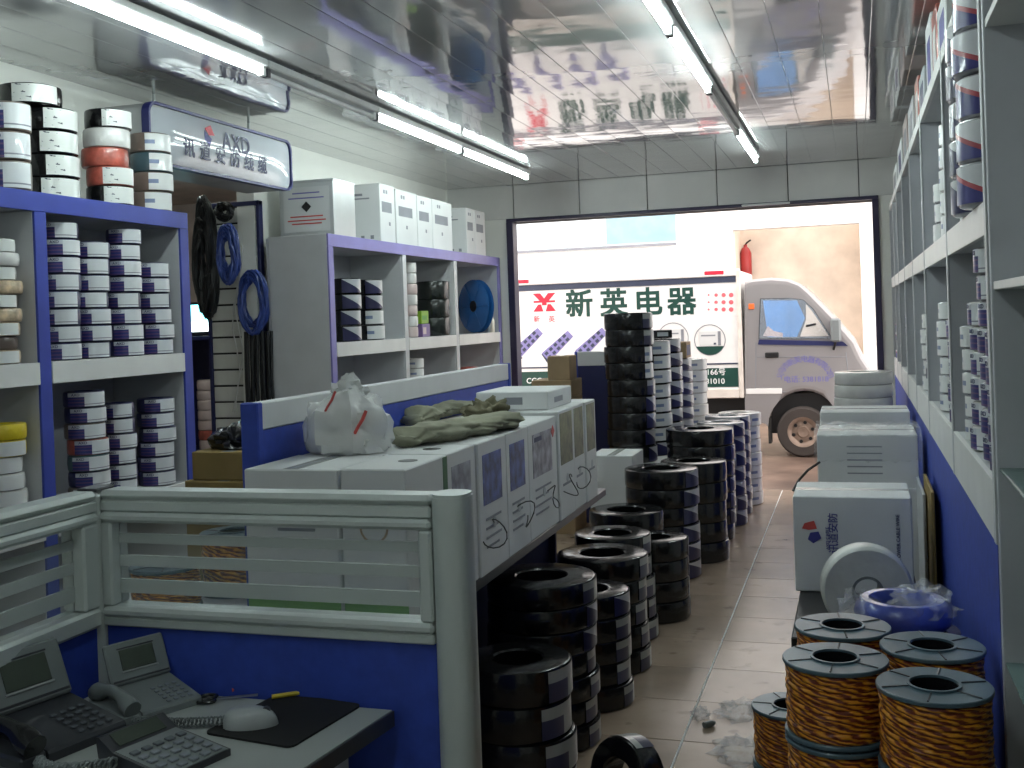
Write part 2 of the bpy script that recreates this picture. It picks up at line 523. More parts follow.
for a, b in zip(sx[:-1], sx[1:]):
    B('fascia_panel', 'fascia', wf, a+.004, b-.004, YF-.004, YF+.02, DZ+.03, ZC-.002, .003)
d1 = struct(thing('door_1', 'dark frame of the wide open shop doorway', 'door'))
B('door_jamb', 'door_frame', d1, DX0-.06, DX0, YF-.03, YF+.1, 0, DZ, .004)
B('door_jamb', 'door_frame', d1, DX1, DX1+.05, YF-.03, YF+.1, 0, DZ, .004)
B('door_head', 'door_frame', d1, DX0-.06, DX1+.05, YF-.03, YF+.1, DZ, DZ+.03, .004)
B('roller_slat', 'carton_white', d1, PY(742, 199, YF).x, PY(790, 197, YF).x, YF-.06, YF-.035, DZ+.004, DZ+.022, .004)

# side room behind the left wall opening
struct(B('floor_side_room', 'tile_edge', None, -6.2, XL-.1, 3.6, 8.3, -.1, 0, 0), 'floor of the side room', 'floor')
struct(B('ceiling_side_room', 'room_warm', None, -6.2, XL-.12, 3.6, 8.3, 2.62, 2.7, 0), 'warm toned side room ceiling seen under the shop sign', 'ceiling')
struct(B('wall_side_room_back', 'room_warm', None, -6.3, -6.2, 3.6, 8.3, 0, 2.7, 0), 'far wall of the side room', 'wall')
struct(B('wall_side_room_far', 'room_warm', None, -6.2, XL-.12, 8.3, 8.4, 0, 2.7, 0), 'end wall of the side room', 'wall')
struct(B('wall_side_room_near', 'room_warm', None, -6.2, XL-.12, 3.5, 3.6, 0, 2.7, 0), 'near wall of the side room', 'wall')

# ---- outside
struct(B('street', 'street', None, -14, 8, YF+.2, 22, -.12, -.02, 0), 'wet brown street outside the doorway', 'street')
FY = 14.6
fx0, fx1 = PY(735, 300, FY).x, PY(862, 300, FY).x
fz = PY(800, 226, FY).z
fa = struct(B('facade', 'facade', None, -14, fx0, FY, FY+.25, -.02, 5.5, 0), 'overexposed white house front across the street', 'building')
B('facade_pier', 'facade', fa, fx1, 8, FY, FY+.25, -.02, 5.5, 0)
B('facade_lintel', 'facade', fa, fx0, fx1, FY, FY+.25, fz, 5.5, 0)
B('recess_wall', 'facade_beige', fa, fx0-.3, fx1+.3, FY+1.0, FY+1.1, -.02, fz+.4, 0)
B('recess_side', 'facade_beige', fa, fx0-.05, fx0, FY+.25, FY+1.0, -.02, fz+.4, 0)
B('recess_side', 'facade_beige', fa, fx1, fx1+.05, FY+.25, FY+1.0, -.02, fz+.4, 0)
p0, p1 = PY(505, 250, FY), PY(676, 211, FY)
sg = thing('billboard', 'pale blue and white signboard high on the white facade', 'sign', (0, 0, 0))
B('board', 'poster', sg, p0.x-.6, p1.x, FY-.06, FY-.002, PY(600, 247, FY).z, p1.z+.4, .01)
B('edge_strip', 'poster_blue', sg, p1.x-.95, p1.x, FY-.065, FY-.06, PY(600, 246, FY).z+.01, p1.z+.4, .002)
B('edge_strip', 'print_grey', sg, p0.x-.6, p1.x, FY-.07, FY-.06, PY(600, 247, FY).z-.03, PY(600, 247, FY).z+.0, .002)
c = PY(746, 262, FY+.9)
ex = thing('fire_extinguisher', 'red fire extinguisher hanging in the beige recess beyond the van', 'extinguisher', (c.x, FY+.88, c.z))
MB().lathe([(0, -.22), (.07, -.22), (.08, -.2), (.08, .12), (.05, .19), (.025, .21), (.025, .24), (0, .24)], 20).build('cylinder', 'extinguisher_red', ex, True)
MB().tube([(0, 0, .24), (.03, -.02, .27), (.08, -.03, .3)], .012).build('lever', 'black', ex)

# ================================================================== fluorescent lights
def light(name, X, y0, y1, label, lit, group):
    t = thing(name, label, 'ceiling light', (X, y0, ZC-.012), 0, group)
    L_ = y1-y0
    MB().box(-.028, .028, 0, L_, -.034, 0, .006).build('batten', 'fixture', t)
    for yy in (.0, L_-.03):
        MB().box(-.016, .016, yy, yy+.03, -.075, -.034, .004).build('lamp_holder', 'fixture' if yy else 'phone_dark', t)
    MB().lathe([(0, .032), (.0125, .032), (.0125, L_-.032), (0, L_-.032)], 12, 0, 0, -.058, axis='y').build('tube', 'tube_glow' if lit else 'tube_off', t, True)
    return t
g = 'fluorescent battens under the ceiling'
XA, XB = -2.46, -.675
light('fluorescent_light', XA+.6, -1.2, .1, 'lit fluorescent tube at the back of the shop', 1, g)
light('fluorescent_light', XB, .3, 1.6, 'lit fluorescent tube of the right row above the camera', 1, g)
light('fluorescent_light', XA, 2.98, 4.28, 'lit fluorescent tube nearest the sign on the left row', 1, g)
light('fluorescent_light', XA, 4.29, 5.44, 'unlit fluorescent batten between the lit tubes of the left row', 0, g)
light('fluorescent_light', XA, 5.45, 6.80, 'lit fluorescent tube in the middle of the left row', 1, g)
light('fluorescent_light', XA, 6.81, 8.35, 'lit fluorescent tube at the doorway end of the left row', 1, g)
light('fluorescent_light', XB, 3.0, 4.36, 'lit fluorescent tube of the right row cut by the top edge', 1, g)
light('fluorescent_light', XB, 4.37, 5.60, 'lit fluorescent tube over the aisle in the right row', 1, g)
light('fluorescent_light', XB, 5.61, 6.98, 'unlit fluorescent batten in the right row', 0, g)
light('fluorescent_light', XB, 6.99, 8.37, 'lit fluorescent tube nearest the doorway in the right row', 1, g)
c = PY(175, 200, 6.0)
t = thing('fluorescent_light', 'lit fluorescent tube in the side room seen under the sign', 'ceiling light', (c.x, 5.6, 2.6), 0, g)
MB().box(-.028, .028, 0, 1.2, -.034, 0, .006).build('batten', 'fixture', t)
MB().lathe([(0, .032), (.0125, .032), (.0125, 1.17), (0, 1.17)], 12, 0, 0, -.058, axis='y').build('tube', 'tube_glow', t, True)

# ================================================================== shelving on the left
def shelf_unit(label, y0, y1, divs, edge, x=-3.0, depth=.42, top=2.06, levels=(1.40, .80), div_mats=None):
    t = thing('shelf_unit', label, 'shelf', (x, y0, 0))
    L_ = y1-y0; th = .065
    B('back_panel', 'shelf_grey', t, -depth, -depth+.015, 0, L_, 0, top-.01, .001)
    B('top_board', 'shelf_grey', t, -depth, -.012, th+.001, L_-th-.001, top-.07, top, .002)
    B('top_edging', edge, t, -.012, 0, 0, L_, top-.075, top+.001, .002)
    ys = [0] + [d-y0 for d in divs] + [L_-th]
    for i, y in enumerate(ys):
        w = th
        B('side_panel' if i in (0, len(ys)-1) else 'divider', 'shelf_grey_light', t, -depth+.016, -.012, y, y+w, 0, top-(.0005 if i in (0, len(ys)-1) else .0715), .002)
        B('upright_edging', (div_mats or [edge]*9)[i], t, -.012, 0, y, y+w, 0, top-.076, .002)
    for z in levels:
        for a, b in zip(ys[:-1], ys[1:]):
            B('shelf_board', 'shelf_grey', t, -depth+.016, -.011, a+th+.001, b-.001, z-.08, z, .002)
            B('shelf_edging', 'shelf_white', t, -.011, .003, a+th+.001, b-.001, z-.085, z+.001, .002)
    return t
shelf_unit('tall blue edged shelf full of small labelled cable coils', 2.0, 4.47, [2.70, 3.455], 'shelf_blue')
shelf_unit('tall lilac edged shelf unit beside the shop doorway', 5.91, 9.22, [7.03, 8.05], 'shelf_lilac', div_mats=['shelf_lilac', 'shelf_grey_light', 'shelf_grey_light', 'shelf_lilac'])

# ================================================================== cable coils
_cm = {}
def ring_mesh(r, ri, h, m_, n=36):
    k = ('ring', r, ri, h, m_)
    if k not in _cm:
        c = min(.009, h*.16)
        prof = [(ri, c*.6), (ri+c*.6, 0), (r-c, 0), (r-c*.3, c*.3), (r, c), (r+.0012, h*.5), (r, h-c), (r-c*.3, h-c*.3), (r-c, h), (ri+c*.6, h), (ri, h-c*.6)]
        _cm[k] = MB().lathe(prof, n, closed=True).mesh('coil', m_, True)
    return _cm[k]
def label_mesh(r, h, kind, a0, a1):
    k = ('lab', r, h, kind, a0, a1)
    if k not in _cm:
        mb = MB(); n = 12; R_ = r+.0030
        z0, z1 = h*.07, h*.93
        for j in range(n+1):
            a = math.radians(a0+(a1-a0)*j/n)
            for (rr, z) in ((R_, z0), (R_, z1)): mb.v.append((rr*math.cos(a), rr*math.sin(a), z))
        for j in range(n):
            mb.f.append((2*j, 2*j+2, 2*j+3, 2*j+1))
            mb.uv[j] = ((j/n, 0), ((j+1)/n, 0), ((j+1)/n, 1), (j/n, 1))
        _cm[k] = mb.mesh('paper_label', LAB[kind], True)
    return _cm[k]
def coil_letters(r, h, a_mid):
    k = ('axdtext', r, h, a_mid)
    if k not in _cm:
        me = text_mesh('AXD', h*.24, 'print_navy', .01).copy()
        for v in me.vertices:
            a = math.radians(a_mid) + v.co.x/r
            R_ = r+.0036+v.co.z*.3
            v.co = (R_*math.cos(a), R_*math.sin(a), h*.93-h*.13+v.co.y)
        _cm[k] = me
    return _cm[k]
def coil(x, y, z, r, h, body, lab, label, group, rot=0, ri=.45, arc=(-60, 60), cat='cable coil', tilt=None):
    t = thing('cable_coil', label, cat, (x, y, z), 0, group)
    if tilt: t.rotation_euler = tilt
    link('coil', ring_mesh(r, r*ri, h, body), t, rot=(0, 0, rot))
    if lab:
        l = link('paper_label', label_mesh(r, h, lab, *arc), t, rot=(0, 0, rot))
        if lab == 'axd':
            link('lettering', coil_letters(r, h, arc[0]+(arc[1]-arc[0])*.2), l)['kind'] = 'stuff'
    return t
def stack(x, y, z0, n, r, h, body, lab, desc, place, group, rot=0., jit=.006, arc=(-60, 60), ri=.45, rj=.12, drift=(0, 0)):
    """n coils on each other; desc = look, place = which stack"""
    for i in range(n):
        b = body if isinstance(body, str) else body[min(i, len(body)-1)]
        l = lab if (lab is None or isinstance(lab, str)) else lab[min(i, len(lab)-1)]
        dsc = desc if isinstance(desc, str) else desc[min(i, len(desc)-1)]
        k = n-1-i
        pos = ORD[k] if k < len(ORD) else 'lowest'
        if n > 1 and k == n-1: pos = 'lowest'
        if n == 1: pos = 'single'
        coil(x+random.uniform(-jit, jit)+drift[0]*k, y+random.uniform(-jit, jit)+drift[1]*k, z0+i*(h+.0006)+.0005, r, h, b, l, f'{dsc}, {pos} in {place}', group, rot+random.uniform(-rj, rj), ri, arc)

# left shelf, four stacks in the upper compartment and three in the lower one
SG = 'small labelled coils on the blue edged shelf'
h = .0600
XS = -3.085
def yat(px, X): return PX(px, 300, X).y
LA = (-62, 58)
for px, n, dx, place in ((62, 8, 0, 'upper shelf stack against the blue upright'), (92, 7, 0, 'second upper shelf stack from the blue upright'),
                     (124, 8, 0, 'third upper shelf stack from the blue upright'), (158, 6, .0, 'short upper shelf stack at the shelf end')):
    stack(XS+dx, min(PX(px, 300, XS).y, 4.405-.074-.02), 1.4015, n, .074, .0695, 'wrap_navy', 'axd', 'small blue and white labelled coil', place, SG, rot=math.radians(-42), arc=LA, jit=.007, rj=.25)
for px, n, m2, place in ((84, 7, ['wrap_brown', 'wrap_navy', 'wrap_teal', 'wrap_red', 'wrap_brown', 'wrap_navy', 'wrap_navy'], 'lower shelf stack against the blue upright'), (117, 6, 'wrap_navy', 'middle stack of the lower shelf'), (157, 6, 'wrap_navy', 'lower shelf stack at the shelf end')):
    stack(XS-.01, min(PX(px, 300, XS).y, 4.405-.082-.02), .8015, n, .082 if px != 117 else .066, .066, m2, 'axd', 'small blue and white labelled coil', place, SG, rot=math.radians(-34 if px != 117 else -50), arc=LA, jit=.007, rj=.15)
# left column of the shelf, cut by the photo edge
stack(-3.10, 3.455-.075-.022, 1.4015, 9, .075, .052, ['wrap_mixed', 'wrap_brown', 'wrap_mixed', 'wrap_mixed', 'wrap_brown', 'wrap_mixed', 'wrap_white', 'wrap_white', 'wrap_white'], ['white', None, 'bw', None, 'bw', None, 'bw', None, 'bw'],
      ['red and cream bagged coil', 'brown bagged coil', 'red and cream bagged coil', 'red and cream bagged coil', 'brown bagged coil', 'red and cream bagged coil', 'white bagged coil', 'white bagged coil', 'white bagged coil'],
      'upper stack at the left photo edge', 'bagged coils at the left photo edge', rot=math.radians(-40), jit=.012)
stack(-3.10, 3.455-.075-.022, .8015, 6, .075, .062, ['wrap_white', 'wrap_white', 'wrap_white', 'wrap_white', 'wrap_yellow', 'wrap_yellow'], ['white', 'white', 'white', 'white', 'white', None],
      ['white coil', 'white coil', 'white coil', 'white coil', 'yellow coil', 'yellow coil'], 'lower stack at the left photo edge', 'coils at the left photo edge', rot=math.radians(-40), jit=.008)
# on top of the shelf
TG = 'coils on top of the blue edged shelf'
zt = 2.0615
stack(-3.09, PX(8, 140, -3.09).y, zt, 3, .082, .112, 'wrap_brown', 'axd', 'large white labelled coil', 'stack on the shelf top at the left photo edge', TG, rot=math.radians(-40), arc=(-70, 60), jit=.003)
c = PX(44, 150, -3.21)
stack(-3.21, c.y+.02, zt, 4, .118, .095, 'wrap_black', 'bw', 'black coil with torn white label', 'shelf top stack second from left', TG, rot=math.radians(-30), arc=(-30, 60), jit=.008)
coil(-3.23, c.y-.05, zt+4*.0957+.001, .125, .085, 'wrap_black', 'bw', 'wide black coil with white label lying highest on the blue edged shelf', TG, rot=math.radians(-40), arc=(-40, 45))
c = PX(98, 150, -3.12)
stack(-3.12, c.y+.06, zt, 5, .098, .083, ['wrap_black', 'wrap_red', 'wrap_red', 'wrap_white', 'wrap_black'], ['bw', 'bw', None, None, 'bw'],
      ['black coil with white label', 'orange red bagged coil', 'orange red bagged coil', 'cream bagged coil', 'black coil with white label'], 'shelf top stack third from left', TG, rot=math.radians(-35), arc=(-30, 60), jit=.009)
c = PX(138, 150, -3.12)
stack(-3.12, c.y+.09, zt, 4, .092, .090, ['wrap_brown', 'wrap_brown', 'wrap_teal', 'wrap_brown'], 'white', ['brown coil with white label', 'brown coil with white label', 'teal coil with white label', 'brown coil with white label'],
      'shelf top stack nearest the shop sign', TG, rot=math.radians(-25), arc=(-40, 50), jit=.006)

# lilac shelf contents
MG = 'coils on the lilac edged shelf'
for px, place in ((347, 'left stack in the first bay of the lilac shelf'), (370, 'right stack in the first bay of the lilac shelf')):
    stack(-3.09, PX(px, 310, -3.09).y, 1.4015, 4, .088, .100, 'wrap_black', 'diag' if px < 360 else ['white', 'white', 'diag', 'diag'], 'diagonal labelled coil', place, MG, rot=math.radians(-38), arc=(-45, 55), jit=.005)
stack(-3.03-.05, PX(409.5, 310, -3.08).y+.02, 1.4015, 7, .05, .077, ['wrap_pink', 'wrap_white', 'wrap_pink', 'wrap_white', 'wrap_pink', 'wrap_white'], None, 'small pinkish white coil', 'stack at the left of the middle bay', MG, jit=.004)
stack(-3.13, min(PX(437, 310, -3.10).y, 7.90), 1.4015, 3, .125, .140, 'wrap_green', 'white', 'big dark green drum coil', 'stack filling the middle bay', MG, rot=math.radians(30), arc=(-18, 18), jit=.004, ri=.5)
a, b = PX(415, 330, -3.05).y, PX(432, 330, -3.05).y
t = thing('small_carton', 'small purple box under the lime green box', 'box', (-3.03, (a+b)/2-.02, 1.4015)); B('body', 'purple_box', t, -.05, 0, -.05, .1, 0, .095, .004); B('printed_panel', 'wrap_pink', t, .0, .0015, -.04, .02, .02, .07, .0005)
t = thing('small_carton', 'small lime green box on the purple box', 'box', (-3.035, (a+b)/2-.02, 1.4975)); B('body', 'green_box', t, -.05, 0, -.05, .09, 0, .095, .004); B('printed_panel', 'print_brightgreen', t, .0, .0015, -.04, .05, .03, .06, .0005)
c = PX(472, 305, -3.14)
t = thing('blue_cable_reel', 'translucent blue reel standing upright in the right bay', 'reel', (-3.14, c.y+.10, 1.4015+.232))
t.rotation_euler = (0, 0, math.radians(-35))
MB().lathe([(.05, -.03), (.225, -.03), (.23, -.026), (.225, -.022), (.13, -.018), (.13, .018), (.225, .022), (.23, .026), (.225, .03), (.05, .03)], 36, closed=True, axis='y').build('reel_body', 'blue_reel', t, True)
MB().lathe([(0, -.035), (.045, -.035), (.05, -.03), (.05, .03), (.045, .035), (0, .035)], 24, axis='y').build('hub', 'black', t, True)
for i in range(6):
    a = i*PI/3
    MB().tube([(.05*math.cos(a), -.032, .05*math.sin(a)), (.22*math.cos(a), -.032, .22*math.sin(a))], .004, 6).build('rib', 'blue_reel', t)
c = PX(486, 325, -3.04)
t = thing('bottle', 'small cream bottle in front of the blue reel', 'bottle', (-3.035, c.y+.10, 1.4015))
MB().lathe([(0, 0), (.035, 0), (.038, .005), (.038, .10), (.03, .125), (.014, .14), (.014, .15)], 20).build('body', 'bottle', t, True)
MB().lathe([(0, .15), (.016, .15), (.016, .175), (0, .175)], 16).build('cap', 'white_cable', t, True)
stack(-3.09, PX(413, 365, -3.09).y+.02, .8015, 6, .07, .074, ['wrap_white', 'wrap_pink', 'wrap_white'], 'white', 'small pale coil', 'lower shelf stack under the purple box', MG, rot=math.radians(-35), jit=.006)
stack(-3.1, 8.6, .8015, 4, .075, .08, ['wrap_pink', 'wrap_red'], None, 'small pink coil', 'lower stack of the right bay of the lilac shelf', MG, jit=.006)

# cartons and tin on top of the lilac shelf
def carton(label, x0, x1, y0, y1, z0, z1, m_='carton_white', group=None, name='cardboard_carton', cat='box', flap=True, rz=0):
    cx, cy = (x0+x1)/2, (y0+y1)/2
    t = thing(name, label, cat, (cx, cy, z0), rz, group)
    w, d, hh = (x1-x0)/2, (y1-y0)/2, z1-z0
    B('body', m_, t, -w, w, -d, d, 0, hh, .004)
    if flap:
        B('tape', 'tape', t, -.024 if w < d else -w+.004, .024 if w < d else w-.004, -d+.004 if w < d else -.024, d-.004 if w < d else .024, hh, hh+.0008, 0)
        if w < d: B('flap_seam', 'print_grey', t, -.0015, .0015, -d+.003, d-.003, hh+.0008, hh+.0014, 0)
        else: B('flap_seam', 'print_grey', t, -w+.003, w-.003, -.0015, .0015, hh+.0008, hh+.0014, 0)
    t['w'], t['d'], t['h'] = w, d, hh
    return t
def dims(t): return t['w'], t['d'], t['h']
zt = 2.0615
CG = 'white cartons on the lilac shelf'
a, b = PY(292, 230, 6.2), PY(339, 230, 6.2)
t = carton('square metal tin with printed front on the lilac shelf end', a.x, b.x+.045, 6.05, 6.35, zt, zt+.345, 'tin', None, 'metal_tin', 'tin', False)
w, d, hh = dims(t)
MB().box(-w-.004, w+.004, -d-.004, d+.004, hh-.012, hh+.004, .003).build('lid', 'tin', t)
B('front_panel', 'carton_white', t, -w+.03, w-.03, -d-.0015, -d, .03, hh-.04, .0005)
letter('\u25c6', .07, 'black', t, (0, -d-.002, hh*.52), FACE_CAM)
for k, (zz, mm, ww) in enumerate(((.78, 'lettering_blue', .5), (.69, 'lettering_blue', .65), (.36, 'print_red', .6), (.29, 'print_red', .7), (.23, 'print_red', .55))):
    B('print_line', mm, t, -w*ww, w*ww, -d-.0022, -d-.0014, hh*zz-.004, hh*zz+.004, 0)
for y0, y1, hh, x0, lbl in ((6.78, 7.03, .40, -3.30, 'white carton standing right beside the metal tin'), (7.05, 7.43, .39, -3.28, 'white carton second from the metal tin'), (7.44, 7.73, .385, -3.28, 'white carton third from the metal tin'),
                       (7.74, 8.16, .385, -3.28, 'white carton fourth from the metal tin, last of the closed row'), (8.50, 8.70, .385, -3.29, 'white carton standing after the gap on the lilac shelf'), (8.715, 8.98, .385, -3.27, 'white carton nearest the doorway on the lilac shelf')):
    t = carton(lbl, x0, -3.045, y0, y1, zt, zt+hh, 'carton_white', CG)
    w, d, hh = dims(t)
    B('printed_block', 'print_grey', t, w, w+.0012, -d*.75, d*.55, hh*.52, hh*.70, 0)
    for q in range(3): B('printed_mark', 'print_grey', t, w, w+.0012, -d*.5+q*.04, -d*.5+q*.04+.025, hh*(.84 if q < 2 else .3), hh*(.84 if q < 2 else .3)+.025, 0)
    B('printed_mark', 'print_grey', t, -w*.8, w*.0, -d-.0012, -d, hh*.80, hh*.84, 0)
    B('printed_mark', 'print_grey', t, -w*.8, w*.4, -d-.0012, -d, hh*.74, hh*.765, 0)
    for q in range(3): B('printed_mark', 'print_grey', t, -w*.7+q*w*.55, -w*.7+q*w*.55+.025, -d-.0012, -d, hh*.06, hh*.06+.025, 0)

# ================================================================== shop sign
sy0, sy1, sz0, sz1, sX = 4.46, 5.85, 2.315, 2.618, -3.2
s = thing('shop_sign', 'long rounded light box sign with blue rim hung over the opening', 'sign', (sX, (sy0+sy1)/2, (sz0+sz1)/2))
Lh, Hh = (sy1-sy0)/2, (sz1-sz0)/2
def rrect(a, b, r, n=6):
    out = []
    for cx, cy, a0 in ((a-r, b-r, 0), (-a+r, b-r, 90), (-a+r, -b+r, 180), (a-r, -b+r, 270)):
        for k in range(n+1):
            q = math.radians(a0+90*k/n); out.append((cx+r*math.cos(q), cy+r*math.sin(q)))
    return out
MB().prism(rrect(Lh-.004, Hh-.004, .06), -.27, -.004, 'yz').build('housing', 'sign_body', s)
rim = MB(); o_ = rrect(Lh, Hh, .062); i_ = rrect(Lh-.014, Hh-.014, .049); n = len(o_)
for (P_, xx) in ((o_, -.03), (o_, .012), (i_, .012), (i_, -.03)):
    for (a, b) in P_: rim.v.append((xx, a, b))
for k in range(4):
    for j in range(n): rim.f.append((k*n+j, k*n+(j+1) % n, ((k+1) % 4)*n+(j+1) % n, ((k+1) % 4)*n+j))
rim.build('rim', 'sign_blue', s)
fc = MB(); nu, nv = 20, 12
for j in range(nv+1):
    for i in range(nu+1):
        u, v = -1+2*i/nu, -1+2*j/nv
        ay = (Lh-.018); az = (Hh-.018)
        fc.v.append((.0+.026*(1-v*v)*(1-u**6), u*ay*(1-.03*(abs(v)**6)), v*az*(1-.08*abs(u)**8)))
for j in range(nv):
    for i in range(nu):
        a = j*(nu+1)+i; fc.f.append((a, a+1, a+nu+2, a+nu+1))
fc.build('face', 'sign_face', s, True)
def on_face(u, v): return (.0275+.026*(-v*v)*1.0*(1-u**6), u*Lh, v*Hh)
for k, ch in enumerate('AXD'):
    p = on_face(-.06+k*.135, .26); letter(ch, .125, 'print_navy', s, p, FACE_AISLE, .028, 'character')
for k, ch in enumerate('讯道安防线缆'):
    p = on_face(-.56+k*.205, -.30); letter(ch, .100, 'print_navy', s, p, FACE_AISLE, .028, 'character')
p = on_face(-.30, .33)
q = .052
MB().prism([(p[1], p[2]), (p[1]+q, p[2]+q*.1), (p[1]+q*.3, p[2]+q*1.05), (p[1]-q*.7, p[2]+q*.6)], p[0], p[0]+.0015, 'yz').build('emblem_red', 'truck_red', s)
MB().prism([(p[1]-q*.05, p[2]-q*.05), (p[1]-q*.8, p[2]+q*.4), (p[1]-q*.75, p[2]-q*.55), (p[1]+q*.1, p[2]-q*1.1), (p[1]+q*.5, p[2]-q*.3)], p[0], p[0]+.0015, 'yz').build('emblem_blue', 'print_blue', s)
for yy in (-.45, .45): MB().tube([(-.13, yy, Hh-.006), (-.13, yy, ZC-(sz0+sz1)/2-.001)], .008).build('hanger', 'alu', s)

# ================================================================== shelving on the right
SXR = .285
t = thing('shelf_unit', 'long grey shelving with blue base along the right wall', 'shelf', (0, 0, 0))
ups = [2.62, 3.70, 4.88, 5.85, 6.80, 7.70, 8.42, 9.18]
for y in ups:
    B('upright', 'shelf_grey', t, SXR, XR-.03, y, y+.03, 0, 2.30 if y > 2.7 else ZC-.02, .002)
    B('upright_edging', 'shelf_grey_light', t, SXR-.004, SXR, y-.002, y+.034, .965, 2.30 if y > 2.7 else ZC-.02, .001)
B('back_panel', 'shelf_grey', t, XR-.03, XR-.012, ups[0], ups[-1]+.03, 0, 2.3, 0)
for a, b in zip(ups[:-1], ups[1:]):
    B('base_panel', 'panel_blue', t, SXR, SXR+.02, a+.031, b-.001, 0, .965, .001)
    for z, th in ((1.10, .135), (1.73, .075), (2.31, .045)):
        B('shelf_board', 'shelf_grey_light', t, SXR+.012, XR-.031, a+.031, b-.001, z-min(th, .07), z, .001)
        B('shelf_edging', 'shelf_white', t, SXR-.002, SXR+.012, a+.031, b-.001, z-th, z+.001, .001)
B('base_panel', 'panel_blue', t, SXR-.001, SXR, ups[0], ups[-1], 0, .965, 0)
n_ = thing('shelf_unit', 'near grey display shelf with glass boards at the right photo edge', 'shelf', (0, 0, 0))
B('side_panel', 'shelf_grey', n_, SXR, XR-.03, 2.585, 2.617, 0, ZC-.02, .002)
B('side_panel', 'shelf_grey', n_, SXR, XR-.03, 1.30, 1.33, 0, ZC-.02, .002)
B('back_panel', 'shelf_grey', n_, XR-.03, XR-.012, 1.30, 2.617, 0, ZC-.02, 0)
for z, m_ in ((2.12, 'shelf_white'), (1.548, 'shelf_white'), (1.141, 'shelf_glass'), (.716, 'shelf_glass')):
    B('shelf_board' if m_ == 'shelf_white' else 'glass_shelf', m_, n_, SXR+.004, XR-.031, 1.331, 2.584, z-.018 if m_ == 'shelf_white' else z-.008, z, .001)
coil(.43, 2.46, .7175, .085, .075, 'wrap_black', None, 'small black coil on the glass shelf at the right photo edge', 'coils on the right shelving')
coil(.43, 2.46, .7935, .085, .075, 'wrap_black', None, 'small black coil lying on another coil on the glass shelf', 'coils on the right shelving')
RG = 'coils on the right shelving'
RA = (-60, 50); RR = math.radians(-135)
def rs(y, z, n, r, h, body, lab, desc, place, x=None, rot=RR):
    stack(x if x is not None else SXR+.012+r, y, z+.0015, n, r, h, body, lab, desc, place, RG, rot=rot, arc=RA, jit=.005, rj=.2)
rs(2.86, 1.73, 5, .105, .104, 'wrap_grey', 'diag2', 'big glossy red striped coil', 'front stack of the near upper bay', x=SXR+.068)
rs(3.12, 1.73, 5, .095, .100, 'wrap_grey', 'diag', 'glossy film wrapped coil', 'second stack of the near upper bay', x=SXR+.066)
rs(3.40, 1.73, 3, .080, .090, 'wrap_white', 'white', 'white film wrapped coil', 'third stack of the near upper bay')
rs(4.05, 1.73, 5, .078, .078, 'wrap_white', 'white', 'white coil', 'upper stack past the second upright')
rs(4.40, 1.73, 3, .07, .075, 'wrap_grey', 'white', 'grey coil', 'second upper stack past the second upright')
rs(5.20, 1.73, 4, .07, .08, 'wrap_white', 'diag', 'white coil', 'upper stack past the third upright')
rs(7.1, 1.73, 4, .07, .085, 'wrap_white', 'diag', 'pale coil', 'upper stack past the fifth upright')
rs(8.75, 1.73, 5, .075, .075, 'wrap_white', 'diag2', 'pale coil', 'upper stack of the bay at the doorway', )
rs(2.80, 1.10, 7, .078, .067, 'wrap_white', 'axd', 'small film wrapped coil', 'front stack of the near lower bay')
rs(3.00, 1.10, 8, .078, .067, 'wrap_grey', 'axd', 'small film wrapped coil', 'second stack of the near lower bay')
rs(3.22, 1.10, 6, .078, .067, 'wrap_white', 'axd', 'small film wrapped coil', 'third stack of the near lower bay')
rs(3.45, 1.10, 5, .07, .067, 'wrap_grey', 'white', 'small film wrapped coil', 'last stack of the near lower bay')
rs(3.95, 1.10, 6, .085, .070, 'wrap_grey', 'axd', 'small teal grey coil', 'lower stack past the second upright')
rs(4.40, 1.10, 6, .07, .068, 'wrap_grey', 'white', 'small grey coil', 'second lower stack past the second upright')
rs(5.15, 1.10, 6, .075, .072, ['wrap_brown', 'wrap_white'], 'diag', 'pale coil', 'lower stack past the third upright')
rs(5.5, 1.10, 5, .07, .072, 'wrap_grey', 'white', 'grey coil', 'second lower stack past the third upright')
rs(6.15, 1.10, 6, .075, .072, 'wrap_white', 'axd', 'white coil', 'lower stack past the fourth upright')
rs(7.15, 1.10, 6, .07, .07, 'wrap_white', 'axd', 'white coil', 'lower stack past the fifth upright')
rs(8.05, 1.10, 6, .07, .07, 'wrap_white', 'diag', 'white coil', 'lower stack past the sixth upright')
rs(8.72, 1.10, 7, .085, .068, 'wrap_white', 'white', 'white coil', 'lower stack of the bay at the doorway')
rs(8.98, 1.10, 4, .075, .068, 'wrap_brown', 'diag2', 'brown coil', 'last lower stack at the doorway')
